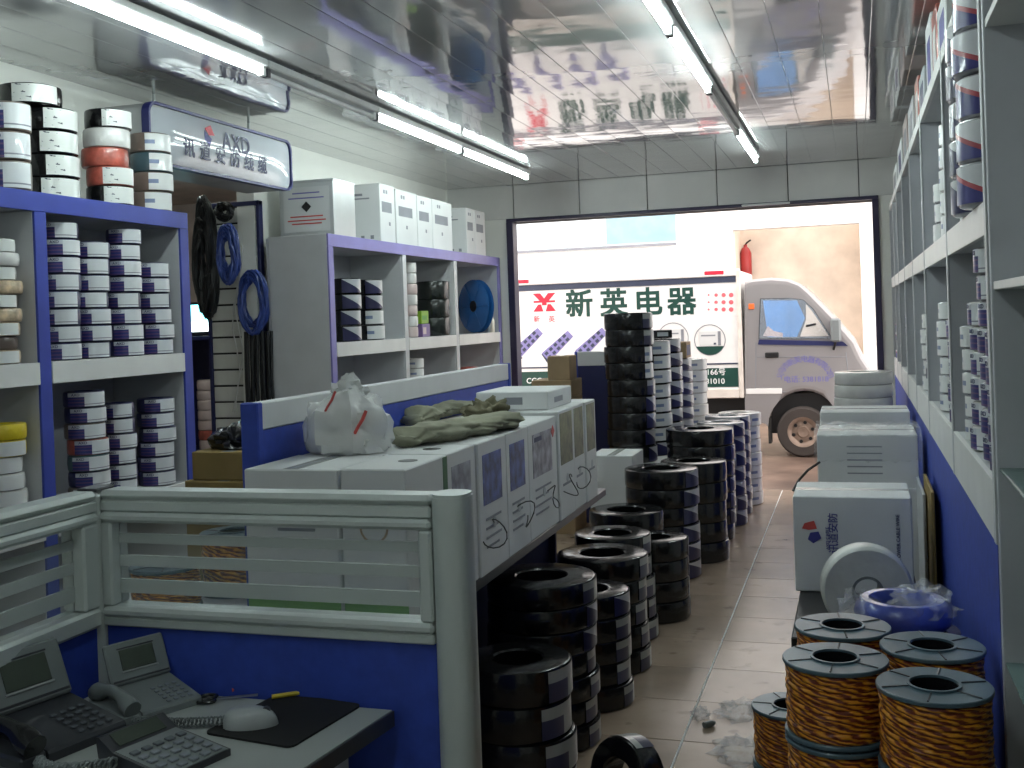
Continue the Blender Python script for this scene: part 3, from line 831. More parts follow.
# cartons on the top board
for i, (y, L_, hh, m_, m2, lb) in enumerate(((3.75, .34, .21, 'carton_white', 'print_blue', 'white and blue carton nearest the camera on the right top board'), (4.15, .22, .26, 'wrap_red', 'carton_white', 'orange carton second on the right top board'),
        (4.42, .30, .30, 'carton_white', 'print_blue', 'tall white carton third on the right top board'), (4.9, .35, .20, 'carton_grey', 'print_navy', 'grey carton fourth on the right top board'), (5.35, .25, .25, 'wrap_red', 'carton_white', 'orange carton after the grey one on the right top board'),
        (5.8, .5, .24, 'carton_white', 'print_grey', 'long white carton in the middle of the right top board'), (6.5, .45, .27, 'wrap_pink', 'print_grey', 'pinkish carton on the right top board'), (7.2, .6, .24, 'carton_white', 'print_navy', 'white carton on the right top board before the last'), (8.1, .7, .20, 'carton_white', 'print_grey', 'last white carton on the right top board'))):
    t = carton(lb, SXR+.02, SXR+.25, y, y+L_, 2.3115, 2.3115+hh, m_, 'cartons on the right top board', flap=False)
    w, d, hh = dims(t)
    B('printed_panel', m2, t, -w-.0012, -w, -d*.6, d*.5, hh*.2, hh*.75, 0)
    B('printed_panel', m2, t, -w*.7, w*.7, -d-.0012, -d, hh*.2, hh*.55, 0)

# ================================================================== the gap with hanging cables
yS = 5.93
a, b = PY(208, 300, yS).x, PY(263, 300, yS).x
t = thing('slat_wall_rack', 'narrow white slat rack with dark blue frame hung with cables', 'rack', (0, yS, 0))
zb, ztp = .55, PY(235, 207, yS).z
B('back_board', 'dark_net', t, a+.02, b-.02, .012, .03, zb, ztp, 0)
for xx in (a, b-.022): B('frame_post', 'panel_navy', t, xx, xx+.022, -.012, .035, 0, ztp+.03, .003)
B('frame_top', 'panel_navy', t, a, b, -.012, .035, ztp, ztp+.03, .003)
ns = 17; ph = (ztp-zb)/ns
sm = MB().box(a+.024, b-.024, -.002, .011, .006, ph-.006, .002).mesh('slat', 'slat')
for i in range(ns): link('slat', sm, t, (0, 0, zb+i*ph))
def hang_loop(cx, cz, rx, rz, n, y, spread, seed):
    """one hank: several loops of cable round an oval"""
    random.seed(seed); pts = []
    N_ = n*26
    for k in range(N_):
        q = 2*PI*k/26
        j = 1+spread*math.sin(k*.37+seed)+random.uniform(-.03, .03)
        pts.append((cx+rx*j*math.sin(q), y-.012*((k//26) % 4)-.006+.008*math.sin(k*.9), cz+rz*j*math.cos(q)))
    return pts
def hank(name, label, px, py, rx, rz, n, y, rad, m_, seed, spread=.13, group='hanks hung on the slat rack'):
    c = PY(px, py, y)
    o = MB().tube(hang_loop(c.x, c.z, rx, rz, n, y, spread, seed), rad, 6).build(name, m_, None, True)
    return tag(o, label, 'cable', group)
hank('cable_hank', 'thick black cable hank hanging leftmost on the slat rack', 208, 258, .05, .26, 14, yS-.05, .014, 'black_cable', 3, .45)
hank('cable_hank', 'dark blue cable hank hanging between the black hank and the white cords', 230, 254, .052, .14, 14, yS-.125, .010, 'blue_cable', 5, .30)
hank('cable_hank', 'small black hank at the top of the slat rack', 227, 212, .04, .04, 8, yS-.06, .011, 'black_cable', 8, .35)
hank('cable_hank', 'bright blue cable hank hanging on the right of the slat rack', 255, 302, .078, .16, 13, yS-.07, .009, 'blue_cable', 11, .22)
c0 = PY(246, 335, yS-.04); c1 = PY(272, 335, yS-.04); cb = PY(258, 425, yS-.04)
t = thing('cord_bundle', 'long black cords hanging below the bright blue hank', 'cable', (0, 0, 0))
for k in range(11):
    xx = c0.x+(c1.x-c0.x)*k/10
    yy = yS-.045-.012*(k % 2)
    MB().tube([(xx, yy, c0.z+.02), (xx+.006*math.sin(k), yy-.01, (c0.z+cb.z)/2), (xx+.012*math.sin(k*2), yy, cb.z-.12+.03*math.sin(k*1.7))], .0095, 6).build('cord', 'black_cable', t, True)
t = thing('hanging_cable', 'thin white cables hanging down the slat rack', 'cable', (0, 0, 0))
for k in (0, 1):
    pts = [PY(236+k*3+4*math.sin(i*1.3+k), 245+i*21, yS-.03) for i in range(9)]
    MB().tube(pts, .004, 6).build('cord', 'white_cable', t, True)
# side room things seen through the slit
yM = 7.2
a, b = PY(190, 332, yM), PY(214, 308, yM)
t = thing('monitor', 'small glowing cyan screen seen in the side room', 'monitor', (a.x, yM, 0))
wv = b.x-a.x
B('bezel', 'black', t, -.16, wv+.02, .005, .05, a.z-.03, b.z+.05, .004)
B('screen', 'screen', t, -.14, wv, 0, .005, a.z+(b.z-a.z)*.42, b.z+.03, 0)
B('screen_bar', 'screen_white', t, -.14, wv, 0, .005, a.z, a.z+(b.z-a.z)*.42, 0)
zd = PY(205, 336, yM).z
B('stand', 'black', t, .0, .08, .02, .05, zd, a.z-.03, .003)
t = thing('side_cabinet', 'dark cabinet under the glowing screen in the side room', 'cabinet', (a.x, yM, 0))
B('top_board', 'panel_navy', t, -.5, wv+.06, -.12, .3, zd-.03, zd, .003)
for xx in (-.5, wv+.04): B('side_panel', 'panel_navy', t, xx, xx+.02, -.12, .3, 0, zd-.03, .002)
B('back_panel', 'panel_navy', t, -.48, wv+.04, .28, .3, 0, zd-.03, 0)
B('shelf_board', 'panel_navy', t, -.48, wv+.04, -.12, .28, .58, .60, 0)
stack(a.x+wv-.06, yM-.02, .6015, 7, .085, .075, ['wrap_pink', 'wrap_red', 'wrap_pink'], None, 'pink coil', 'stack in the side room cabinet', 'coils in the side room', jit=.006)

# low things on the floor of the gap: brown cartons with a black bag on top
y0 = 3.75
a, b = PY(192, 470, y0), PY(262, 470, y0)
zc1 = PY(225, 452, y0).z; zc0 = PY(225, 481, y0).z
carton('ochre cardboard carton under the shiny black bag', a.x, b.x, y0, y0+.34, zc0+.002, zc1, 'carton_ochre')
carton('ochre cardboard carton, lower one of the pair behind the partition', a.x-.03, b.x+.0, y0-.01, y0+.36, .40, zc0, 'carton_ochre')
carton('big brown carton on the floor under the ochre cartons', a.x-.05, b.x, y0-.02, y0+.38, .0005, .399, 'carton_brown')
def blob(name, label, cat, c, r, m_, seed, amp=.18, n=28, flat=.35, parent=None, freq=2.3):
    """crumpled bag: a noisy flattened ellipsoid that rests on z = c.z"""
    from mathutils import noise
    mb = MB(); K = n//2
    for j in range(K+1):
        th = PI*j/K
        for i in range(n):
            ph = 2*PI*i/n
            d = Vector((math.sin(th)*math.cos(ph), math.sin(th)*math.sin(ph), math.cos(th)))
            k = 1+amp*noise.noise(d*freq+Vector((seed*3.1, seed, 0)))+amp*.5*noise.noise(d*freq*2.7+Vector((0, seed*2, seed)))
            z = d.z*k
            if z < -flat: z = -flat
            mb.v.append((d.x*k*r[0], d.y*k*r[1], (z+flat)*r[2]))
    for j in range(K):
        for i in range(n):
            a_ = j*n+i; b_ = j*n+(i+1) % n
            mb.f.append((a_, b_, b_+n, a_+n))
    o = mb.build(name, m_, parent, 2 if m_.startswith('sack') else True, c)
    if label: tag(o, label, cat)
    return o
c = PY(233, 449, y0+.12)
blob('plastic_bag', 'shiny black plastic bag lying on the ochre carton', 'bag', (c.x+.01, y0+.16, zc1+.001), (.11, .12, .07), 'wrap_black', 4, .35)

# orange wire seen through the clear bands of the partition
def drum(x, y, z, label, r=.115, hh=.175, group='orange wire drums', rot=0):
    t = thing('wire_drum', label, 'wire drum', (x, y, z), rot, group)
    ft = .010
    for k, zz in enumerate((0, hh-ft)):
        MB().lathe([(r*.42, zz), (r*.985, zz), (r, zz+.002), (r, zz+ft-.002), (r*.985, zz+ft), (r*.42, zz+ft)], 40, closed=True).build('flange', 'flange', t, True)
    if True:
        for k in range(6):
            q = k*PI/3
            MB().tube([(r*.47*math.cos(q), r*.47*math.sin(q), hh+.0003), (r*.95*math.cos(q), r*.95*math.sin(q), hh+.0003)], .0022, 5).build('rib', 'phone_dark', t)
        MB().lathe([(r*.42, hh-ft*.5), (r*.42, hh+.004), (r*.47, hh+.004), (r*.47, hh-ft*.5)], 36, closed=True).build('hub_ring', 'flange', t, True)
    MB().lathe([(r*.40, .001), (r*.42, .001), (r*.42, hh-.001), (r*.40, hh-.001)], 28, closed=True).build('hub', 'phone_black', t, True)
    prof = [(r*.5, ft)]
    rows = 12
    for k in range(rows):
        for q in (0, .25, .5, .75):
            zz = ft+.0005+(hh-2*ft-.001)*(k+q)/rows
            prof.append((r*.955-.0035*(1-math.sin(PI*q))+.0015*math.sin(k*1.9), zz))
    prof.append((r*.5, hh-ft))
    MB().lathe(prof, 48, uv=True).build('winding', 'wire', t, True)
    return t
yo = 2.75
c = PY(150, 585, yo); zb = PY(150, 612, yo).z
t = thing('side_table', 'low table behind the partition carrying orange wire drums', 'table', (c.x, yo+.1, 0))
B('table_top', 'carton_grey', t, -.24, .30, -.2, .28, zb-.03, zb, .004)
for sx_ in (-.2, .25):
    for sy_ in (-.16, .24): B('leg', 'alu', t, sx_, sx_+.03, sy_, sy_+.03, 0, zb-.03, .003)
for k, (dx, dy, lb) in enumerate(((.02, 0, 'orange wire drum seen through the partition, beside the corner post'), (.12, .22, 'orange wire drum behind the first one on the low table'))):
    drum(c.x+dx, yo+.05+dy, zb+.001, lb, r=.105, hh=.13 if k == 0 else .19)

# ================================================================== low partition with desk, cartons on it
XP = -1.66
t = thing('low_partition', 'long low office partition, grey band over blue, behind the cartons', 'partition', (XP, 2.78, 0))
L_ = 2.40
B('top_band', 'shelf_grey_light', t, -.05, 0, .03, L_, 1.205, 1.285, .004)
B('blue_panel', 'panel_blue', t, -.045, -.004, .03, L_, .0, 1.204, .002)
B('end_post', 'panel_blue', t, -.055, .004, 0, .03, 0, 1.287, .004)
B('end_post', 'panel_blue', t, -.055, .004, L_, L_+.03, 0, 1.287, .004)
XE, ZD = -1.15, .69
t = thing('desk', 'dark desk carrying the row of white cable cartons', 'desk', (0, 0, 0))
B('desk_top', 'phone_dark', t, XP+.006, XE-.004, 2.60, 5.05, ZD-.035, ZD, .004)
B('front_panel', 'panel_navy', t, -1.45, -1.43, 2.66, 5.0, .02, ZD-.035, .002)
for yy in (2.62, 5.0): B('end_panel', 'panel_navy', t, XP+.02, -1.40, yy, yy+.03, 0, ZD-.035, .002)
def wire_tail(t, w, y, z, seed):
    random.seed(seed); pts = []
    for k in range(14):
        q = k/13
        pts.append((w+.004+.035*math.sin(PI*q)+.01*math.sin(q*9+seed), y+.10*q*math.cos(seed)+.03*math.sin(q*8+seed), z-.06*q+.03*math.sin(q*7)))
    MB().tube(pts, .0022, 6).build('cable_tail', 'black_cable', t, True)
ROW = [(2.66, 2.97, 'first', 'print_grey', 'carton_white'), (2.98, 3.225, 'second', 'picture_grey', 'carton_white'), (3.235, 3.52, 'third', 'picture_blue', 'carton_white'), (3.53, 3.79, 'fourth', 'picture_blue', 'carton_white'),
       (3.80, 4.19, 'fifth', 'picture_grey', 'carton_white'), (4.20, 4.44, 'sixth', 'picture_green', 'carton_white'), (4.45, 4.64, 'seventh', 'picture_green', 'carton_white'), (4.65, 4.84, 'eighth', 'picture_green', 'carton_white')]
GB = 'white cable cartons in a row on the desk'
for i, (y0, y1, nm, pm, cm) in enumerate(ROW):
    hh = .425 if i < 5 else .44
    jx = (0, -.004, .002, 0, -.003, .004, .0, .006)[i]
    t = carton(f'white cable carton, {nm} along the aisle side from the near partition', XE-.19+jx, XE+jx, y0, y1, ZD+.0005, ZD+hh, cm, GB, flap=False)
    w, d, h_ = dims(t)
    if i == 0:
        B('green_edge', 'print_green', t, w-.001, w+.0012, d-.035, d-.002, .002, h_-.004, 0)
        letter('Lin', .10, 'print_navy', t, (w+.001, -.03, h_*.66), FACE_AISLE)
        MB().lathe([(.036, 0), (.042, 0), (.042, .0012), (.036, .0012)], 28, 0, -d-.0014, h_*.63, closed=True, axis='y').build('ring_print', 'carton_brown', t)
        B('printed_strip', 'print_brightgreen', t, -w+.002, w-.002, -d-.0014, -d, .03, .075, 0)
        MB().lathe([(.0, 0), (.028, 0), (.028, .001), (0, .001)], 20, .03, .02, h_).build('hand_hole', 'black', t)
    elif i < 5:
        B('picture_panel', pm, t, w, w+.0012, -d*.72, d*.62, h_*.52, h_*.90, 0)
        for q in range(4): B('printed_line', 'print_grey', t, w, w+.0012, -d*.6, d*(.5-.2*(q % 2)), h_*(.40-.07*q), h_*(.40-.07*q)+.008, 0)
        if i == 4:
            B('printed_title', 'print_navy', t, w+.0012, w+.002, -d*.6, -d*.1, h_*.83, h_*.87, 0)
            letter('\u25c6', .05, 'print_red', t, (w+.0015, d*.72, h_*.86), FACE_AISLE)
    else:
        B('picture_panel', pm, t, w, w+.0012, -d*.8, d*.8, h_*.50, h_*.97, 0)
        B('printed_line', 'print_grey', t, w, w+.0012, -d*.6, d*.5, h_*.3, h_*.3+.01, 0)
    MB().lathe([(0, 0), (.018, 0), (.018, .0015), (0, .0015)], 16, w, 0, h_*.36, axis='x').build('cable_hole', 'carton_grey', t)
    if i in (2, 3, 4, 5, 6): wire_tail(t, w, 0, h_*.36, i*1.7)
    if i in (1, 3): MB().lathe([(0, 0), (.028, 0), (.028, .001), (0, .001)], 20, 0, 0, h_).build('hand_hole', 'black', t)
for i, (y0, y1, x0) in enumerate(((2.66, 2.97, -1.635), (2.98, 3.30, -1.63), (3.31, 3.70, -1.63), (3.71, 4.10, -1.63), (4.11, 4.5, -1.63), (4.51, 4.84, -1.63))):
    nm = ('first', 'second', 'third', 'fourth', 'fifth', 'sixth')[i]
    t = carton(f'white carton, {nm} in the back row against the low partition', x0, XE-.198, y0, y1, ZD+.0005, ZD+.423-.002*i, 'carton_white', GB)
    w, d, h_ = dims(t)
    if i == 0: 
        B('printed_strip', 'print_brightgreen', t, -w+.002, w-.002, -d-.0014, -d, .03, .075, 0)
        B('printed_line', 'print_grey', t, -w*.3, w*.5, -d-.0014, -d, h_*.60, h_*.62, 0)
# flat carton lying on the row
ztop = ZD+.4415
a, b = PZ(499, 413, ztop), PZ(579, 413, ztop)
t = carton('flat white carton lying on top of the carton row', XE-.36, XE-.05, a.y+.12, a.y+.50, ztop, ztop+.075, 'carton_white', None, flap=False)
w, d, h_ = dims(t)
B('printed_label', 'print_grey', t, -w*.2, w*.3, -d-.001, -d, h_*.3, h_*.7, 0)
B('printed_label', 'print_grey', t, w, w+.001, -d*.5, d*.2, h_*.3, h_*.6, 0)

# plastic bag and sacks on the cartons
zb = ZD+.4245
c = PZ(345, 452, zb)
t = thing('plastic_bag', 'clear knotted plastic bag of white parcels with red print', 'bag', (c.x, c.y+.02, zb+.001))
blob('bag_film', None, None, (0, 0, .0), (.135, .12, .135), 'bag', 2, .30, 36, .42, t)
blob('knot', None, None, (.01, .0, .165), (.050, .045, .045), 'bag', 9, .55, 24, .4, t)
for k, (dx, dy, dz, r_) in enumerate(((-.055, -.02, .02, .06), (.04, -.03, .015, .062), (0, .05, .02, .06), (-.02, -.03, .085, .055), (.05, .03, .08, .05))):
    blob('parcel', None, None, (dx, dy, dz), (r_, r_*.9, r_*.62), 'wrap_white', 20+k, .3, 18, .5, t)
for k, (dx, dy, dz, s_) in enumerate(((.085, -.092, .085, .030), (-.01, -.10, .145, .022))):
    MB().tube([(dx-.02, dy, dz-.03), (dx, dy-.006, dz), (dx+.012, dy, dz+.02), (dx+.02, dy+.01, dz+.045)], s_*.18, 6).build('red_print', 'print_red', t, True)
def sack(label, p0, p1, r0, r1, m_, seed, z):
    from mathutils import noise
    mb = MB(); n, K = 44, 56
    p0, p1 = Vector(p0), Vector(p1); ax = (p1-p0); L_ = ax.length; ax.normalize(); side = Vector((-ax.y, ax.x, 0))
    for k in range(K+1):
        q = k/K
        r_ = (r0+(r1-r0)*q)*(1 if .06 < q < .94 else .55)
        c_ = p0+ax*L_*q+side*.03*math.sin(q*5+seed)
        for i in range(n):
            a = 2*PI*i/n
            nn = noise.noise(Vector((math.cos(a)*1.5, math.sin(a)*1.5, q*5+seed)))
            rr = r_*(1+.42*nn+.16*noise.noise(Vector((math.cos(a)*4, math.sin(a)*4, q*16+seed))))
            zz = max(0, .22*r_*2+rr*.44*math.sin(a))
            p = c_+side*rr*1.25*math.cos(a)
            mb.v.append((p.x, p.y, z+.001+zz))
    for k in range(K):
        for i in range(n): mb.f.append((k*n+i, k*n+(i+1) % n, (k+1)*n+(i+1) % n, (k+1)*n+i))
    mb.f.append(tuple(range(n))); mb.f.append(tuple(K*n+i for i in range(n))[::-1])
    o = mb.build('canvas_sack', m_, None, 2)
    return tag(o, label, 'sack', 'empty sacks on the cartons')
a, b = PZ(385, 447, zb), PZ(455, 440, zb)
sack('grey green empty sack lying along the cartons beside the plastic bag', (a.x+.10, a.y-.02, 0), (a.x+.20, a.y+.62, 0), .07, .065, 'sack', 1, zb)
a = PZ(395, 427, zb)
sack('flat olive sack lying behind the grey green sack', (a.x+.02, a.y+.05, 0), (a.x+.05, a.y+.70, 0), .075, .05, 'sack', 5, zb)
a = PZ(488, 432, zb)
blob('crumpled_sack', 'crumpled dark olive sack bunched at the end of the sacks', 'sack', (a.x-.11, a.y+.31, zb+.001), (.085, .12, .065), 'sack_dark', 31, .5, 56, .3, None, 3.2)

# ================================================================== front office partition and desk
YP = 1.98
xl, xr = PY(100, 560, YP).x, PY(437, 560, YP).x
xe = PY(472, 560, YP).x
def bands(t, horizontal, lo, hi, z0, z1, off):
    """glass pane with frosted bands; horizontal: along x at y=off, else along y at x=off"""
    def bb(nm, m_, z_0, z_1, dd):
        if horizontal: return B(nm, m_, t, lo, hi, off-dd, off+dd, z_0, z_1, 0)
        return B(nm, m_, t, off-dd, off+dd, lo, hi, z_0, z_1, 0)
    bb('glass_pane', 'glass', z0, z1, .002)
    H = z1-z0
    for a, b in ((.155, .27), (.415, .545), (.70, .865)):
        bb('frosted_band', 'frost', z1-H*b, z1-H*a, .0035)
t = thing('office_partition', 'grey framed office partition with banded glass over a blue panel', 'partition', (0, YP, 0))
x0, x1 = xl+.025, xr
zt0, zo1, zo0, zb0 = 1.168, 1.100, .920, .878
B('top_rail', 'alu', t, x0, x1+.005, -.034, .034, 1.148, zt0, .010)
B('top_rail', 'alu', t, x0, x1, -.028, .028, zo1+.022, 1.1475, .004)
B('top_rail', 'alu', t, x0, x1, -.034, .034, zo1, zo1+.0215, .007)
B('middle_rail', 'alu', t, x0, x1, -.034, .034, zb0+.02, zo0, .007)
B('middle_rail', 'alu', t, x0, x1, -.028, .028, zb0, zb0+.0195, .003)
B('inner_stile', 'alu', t, x0, x0+.028, -.03, .03, zo0, zo1, .005)
B('inner_stile', 'alu', t, x1-.028, x1, -.03, .03, zo0, zo1, .005)
bands(t, True, x0+.028, x1-.028, zo0, zo1, 0)
B('blue_panel', 'panel_blue', t, x0, x1, -.016, .016, .10, zb0, .002)
B('bottom_rail', 'alu', t, x0, x1, -.03, .03, .02, .0995, .004)
ep = rrect((xe-xr)/2, .042, .03, 5)
MB().prism([(a+(xe+xr)/2, b) for a, b in ep], 0, zt0-.004, 'xy').build('end_post', 'alu', t, True)
MB().prism([(a*.96+(xe+xr)/2, b*.96) for a, b in ep], zt0-.004, zt0+.002, 'xy').build('post_cap', 'alu', t, True)
MB().box(xl-.032, xl+.024, -.034, .034, 0, zt0-.003, .012).build('corner_post', 'alu', t)
MB().box(xl-.030, xl+.022, -.032, .032, zt0-.003, zt0+.003, .004).build('post_cap', 'phone_dark', t)
# the wing along the left, towards the camera
t2 = thing('office_partition', 'side wing of the grey banded glass partition at the left photo edge', 'partition', (xl, YP, 0))
ya, yb = -1.1, -.036
B('top_rail', 'alu', t2, -.032, .032, ya, yb, 1.148, zt0, .010)
B('top_rail', 'alu', t2, -.028, .028, ya, yb, zo1+.022, 1.1475, .004)
B('top_rail', 'alu', t2, -.032, .032, ya, yb, zo1, zo1+.0215, .007)
B('middle_rail', 'alu', t2, -.032, .032, ya, yb, zb0, zo0, .007)
B('inner_stile', 'alu', t2, -.03, .03, yb-.05, yb, zo0, zo1, .005)
B('inner_stile', 'alu', t2, -.03, .03, ya, ya+.03, zo0, zo1, .005)
bands(t2, False, ya+.03, yb-.05, zo0, zo1, 0)
B('blue_panel', 'panel_blue', t2, -.016, .016, ya, yb, .10, zb0, .002)
B('bottom_rail', 'alu', t2, -.03, .03, ya, yb, .02, .0995, .004)
# desk
DZt = .75
dt = thing('office_desk', 'grey office desk with telephones inside the partition corner', 'desk', (0, 0, 0))
MB().prism([(xl+.036, YP-.037), (-.885, YP-.037), (-.925, 1.62), (-.98, 1.1), (xl+.036, 1.1)], DZt-.03, DZt, 'xy').build('desk_top', 'desk', dt)
MB().prism([(-.883, YP-.037), (-.880, YP-.037), (-.920, 1.62), (-.923, 1.62)], DZt-.031, DZt-.001, 'xy').build('edge_band', 'phone_dark', dt)
B('side_panel', 'shelf_grey', dt, -1.0, -.975, 1.2, YP-.05, 0, DZt-.031, .002)
B('modesty_panel', 'phone_dark', dt, xl+.05, -1.001, YP-.06, YP-.045, .2, DZt-.031, .001)

def rot2(x, y, a): return (x*math.cos(a)-y*math.sin(a), x*math.sin(a)+y*math.cos(a))
def phone(label, px, py, ang, s, m_base, m_hand, hand_side, X_, Y_):
    c = Vector((X_, Y_, DZt))
    t = thing('desk_telephone', label, 'telephone', (c.x, c.y, DZt+.0005), ang, 'desk telephones')
    t.scale = (s, s, s)
    # wedge body, front at -y
    prof = [(-.10, 0), (-.10, .016), (-.095, .022), (.06, .050), (.10, .055), (.105, .04), (.105, 0)]
    MB().prism([(a, b) for a, b in prof], -.085, .085, 'yz').build('body', m_base, t)
    # tilted display hood at the back
    def tilt(o, y0=.068, z0=.052, a=-24):
        o.location = (0, y0, z0); o.rotation_euler = (math.radians(a), 0, 0); return o
    hood = tilt(MB().box(-.088, .088, -.008, .008, 0, .115, .005).build('display_hood', 'phone_grey', t))
    MB().box(-.050, .050, -.0105, -.008, .036, .092, .001).build('screen', 'lcd', hood)
    MB().box(-.054, .054, -.0115, -.0082, .030, .0345, .001).build('screen_trim', 'mouse', hood)
    MB().box(-.054, .054, -.0095, -.0082, .0945, .098, .001).build('screen_trim', 'phone_dark', hood)
    MB().box(-.082, .082, -.0095, -.008, .008, .013, .001).build('speaker_slot', 'phone_dark', hood)
    km = MB().box(-.0062, .0062, -.0052, .0052, 0, .004, .0014).mesh('key', 'keys' if m_base == 'phone_grey' else 'keys_dark')
    sl = math.atan2(.028, .155)
    for r_ in range(5):
        for q in range(4):
            yy = -.078+r_*.021; xx = .0+q*.021
            link('key', km, t, (xx, yy, .0222+(yy+.095)*math.tan(sl)), (sl, 0, 0))
    # handset lying on its cradle on one side
    sx = hand_side
    pts = [(sx*.115, -.105+.21*k/12, .040+.026*math.sin(PI*k/12)) for k in range(13)]
    rad = [.023, .025, .023, .018, .0155, .015, .015, .015, .0155, .018, .023, .025, .022]
    hs = MB().tube(pts, rad, 12).build('handset', m_hand, t, True)
    MB().box(sx*.115-.027, sx*.115+.027, -.10, .10, .0, .026, .005).build('cradle', m_base, t)
    # curly cord
    co = []
    for k in range(170):
        q = k/169
        bx = sx*(.115)+sx*.02*math.sin(q*3); by = -.115-(.13 if s > .8 else .19)*q
        co.append((bx+.0115*math.cos(k*.95)+(.06*q*q if s > .8 else .15*q)*(-sx), by, .0152+.0115*math.sin(k*.95)))
    MB().tube(co, .0028, 6).build('curly_cord', m_hand if m_hand != 'phone_black' else 'phone_grey', t, True)
    return t
phone('large grey desk telephone with dark handset at the left photo edge', 78, 706, math.radians(76), .97, 'phone_dark', 'phone_black', -1, -1.45, 1.675)
phone('grey desk telephone with pale handset against the partition corner', 178, 688, math.radians(64), .74, 'phone_grey', 'phone_grey', -1, -1.375, 1.872)
# calculator
t = thing('calculator', 'grey desk calculator lying tilted in front of the telephones', 'calculator', (-1.175, 1.63, DZt+.0005), math.radians(74))
t.scale = (1.12, 1.12, 1.0)
MB().prism([(-.075, 0), (-.075, .012), (.05, .026), (.085, .046), (.092, .044), (.085, 0)], -.062, .062, 'yz').build('body', 'phone_dark', t)
sl = math.atan2(.014, .125)
MB().box(-.058, .058, -.062, .062, -.0005, .0008, .0002).build('face_plate', 'phone_grey', t, False, (0, -.012, .0195), (sl, 0, 0))
km = MB().box(-.0075, .0075, -.0065, .0065, 0, .004, .0015).mesh('key', 'keys')
kd = MB().box(-.0075, .0075, -.0065, .0065, 0, .004, .0015).mesh('key', 'keys_dark')
for r_ in range(5):
    for q in range(5):
        yy = -.062+r_*.0205; xx = -.044+q*.022
        link('key', kd if r_ == 4 else km, t, (xx, yy, .0134+(yy+.075)*math.tan(sl)), (sl, 0, 0))
MB().box(-.045, .045, -.015, .015, 0, .001, .0003).build('display', 'lcd', t, False, (0, .0685, .0375), (math.radians(30), 0, 0))
# mouse pad, mouse, pens
c = PZ(285, 722, DZt)
t = tag(MB().prism(rrect(.10, .115, .015, 4), 0, .004, 'xy').build('mouse_pad', 'mousepad', None, False, (c.x-.005, c.y+.01, DZt+.0005), (0, 0, math.radians(-8))), 'black rubber mouse pad on the desk', 'mouse pad')
c = PZ(246, 722, DZt+.01)
t = thing('computer_mouse', 'silver computer mouse on the black mouse pad', 'mouse', (c.x+.01, c.y, DZt+.005), math.radians(-70))
mb = MB(); n = 20
for j in range(9):
    q = j/8
    for i in range(n):
        a = 2*PI*i/n
        mb.v.append((.030*math.cos(a)*math.cos(q*PI/2)**.5*(1-.12*math.sin(a)), .052*math.sin(a)*math.cos(q*PI/2)**.5, .034*math.sin(q*PI/2)*(1-.25*math.sin(a)*(1-q))))
for j in range(8):
    for i in range(n): mb.f.append((j*n+i, j*n+(i+1) % n, (j+1)*n+(i+1) % n, (j+1)*n+i))
mb.f.append(tuple(range(n))[::-1])
mb.build('shell', 'mouse', t, True)
MB().lathe([(0, -.004), (.008, -.004), (.008, .004), (0, .004)], 14, 0, .03, .026, axis='x').build('scroll_wheel', 'phone_dark', t, True)
for k, (x0, y0, x1, y1, m_, lb) in enumerate(((272, 702, 306, 697, 'yellow', 'yellow pencil lying past the mouse'), (232, 693, 268, 688, 'print_red', 'red handled pen lying against the blue panel'), (285, 693, 312, 688, 'steel', 'thin steel rod lying on the desk by the blue panel'))):
    a, b = PZ(x0, y0, DZt), PZ(x1, y1, DZt)
    z = DZt+.0105 if k == 0 else DZt+.0065
    t = thing('pen', lb, 'pen', (a.x, a.y, z))
    d = (b-a); d.z = 0
    MB().tube([(0, 0, 0), tuple(d*.8)], .0045 if k < 2 else .0025, 8).build('barrel', m_, t, True)
    MB().tube([tuple(d*.8), tuple(d)], [.0045 if k < 2 else .0025, .001], 8).build('tip', 'phone_dark', t, True)
a = PZ(228, 697, DZt)
t = thing('scissors', 'black handled scissors lying by the coiled cord', 'scissors', (a.x, a.y-.02, DZt+.0055), math.radians(25))
for sgn in (-1, 1):
    MB().tube([(-.03+.016*math.cos(q*PI/6)*1.1, sgn*.014+.011*math.sin(q*PI/6), 0) for q in range(12)], .0035, 6, True).build('handle', 'phone_black', t, True)
    MB().prism([(-.01, -.003), (.07, sgn*.004), (.07, sgn*.004+.002), (-.01, .003)], -.001, .001, 'xy').build('blade', 'steel', t)

# ================================================================== black coils along the aisle
FG = 'black cable coils stacked along the aisle'
ra = math.radians(-32)
def fs(x, y, ztop, n, r, body, lab, place, arc=(-38, 40), ri=.5, desc='black wrapped cable coil', rot=ra, drift=(0, 0), jit=.008, z0=0.):
    hh = (ztop-z0-.002)/n-.0007
    stack(x, y, z0+.001, n, r, hh, body, lab, desc, place, FG, rot=rot, arc=arc, ri=ri, jit=jit, rj=.10, drift=drift)
K = 'wrap_black'
fs(-1.05, 3.27, .44, 4, .168, K, 'dim', 'the short stack beside the post', (-12, 62), .47)
fs(-1.115, 3.76, .585, 7, .195, K, ['dim', 'dim', 'dim', 'dim', 'diag', 'diag', 'dim'], 'the stack second from the post', (10, 62), .47)
fs(-1.045, 4.16, .44, 5, .168, K, ['dim', 'dim', 'dim', 'dim', 'diag'], 'the low stack third from the post', (0, 65))
fs(-1.085, 4.60, .485, 5, .195, K, 'dim', 'the stack fourth from the post', (5, 62))
fs(-1.13, 5.04, .485, 5, .178, K, 'dim', 'the stack fifth from the post', (5, 62), drift=(.006, 0))
fs(-1.0, 5.40, .40, 4, .168, K, 'dim', 'the two tone stack sixth from the post', (30, 62))
fs(-1.215, 5.80, .46, 4, .20, K, None, 'the stack set back seventh from the post')
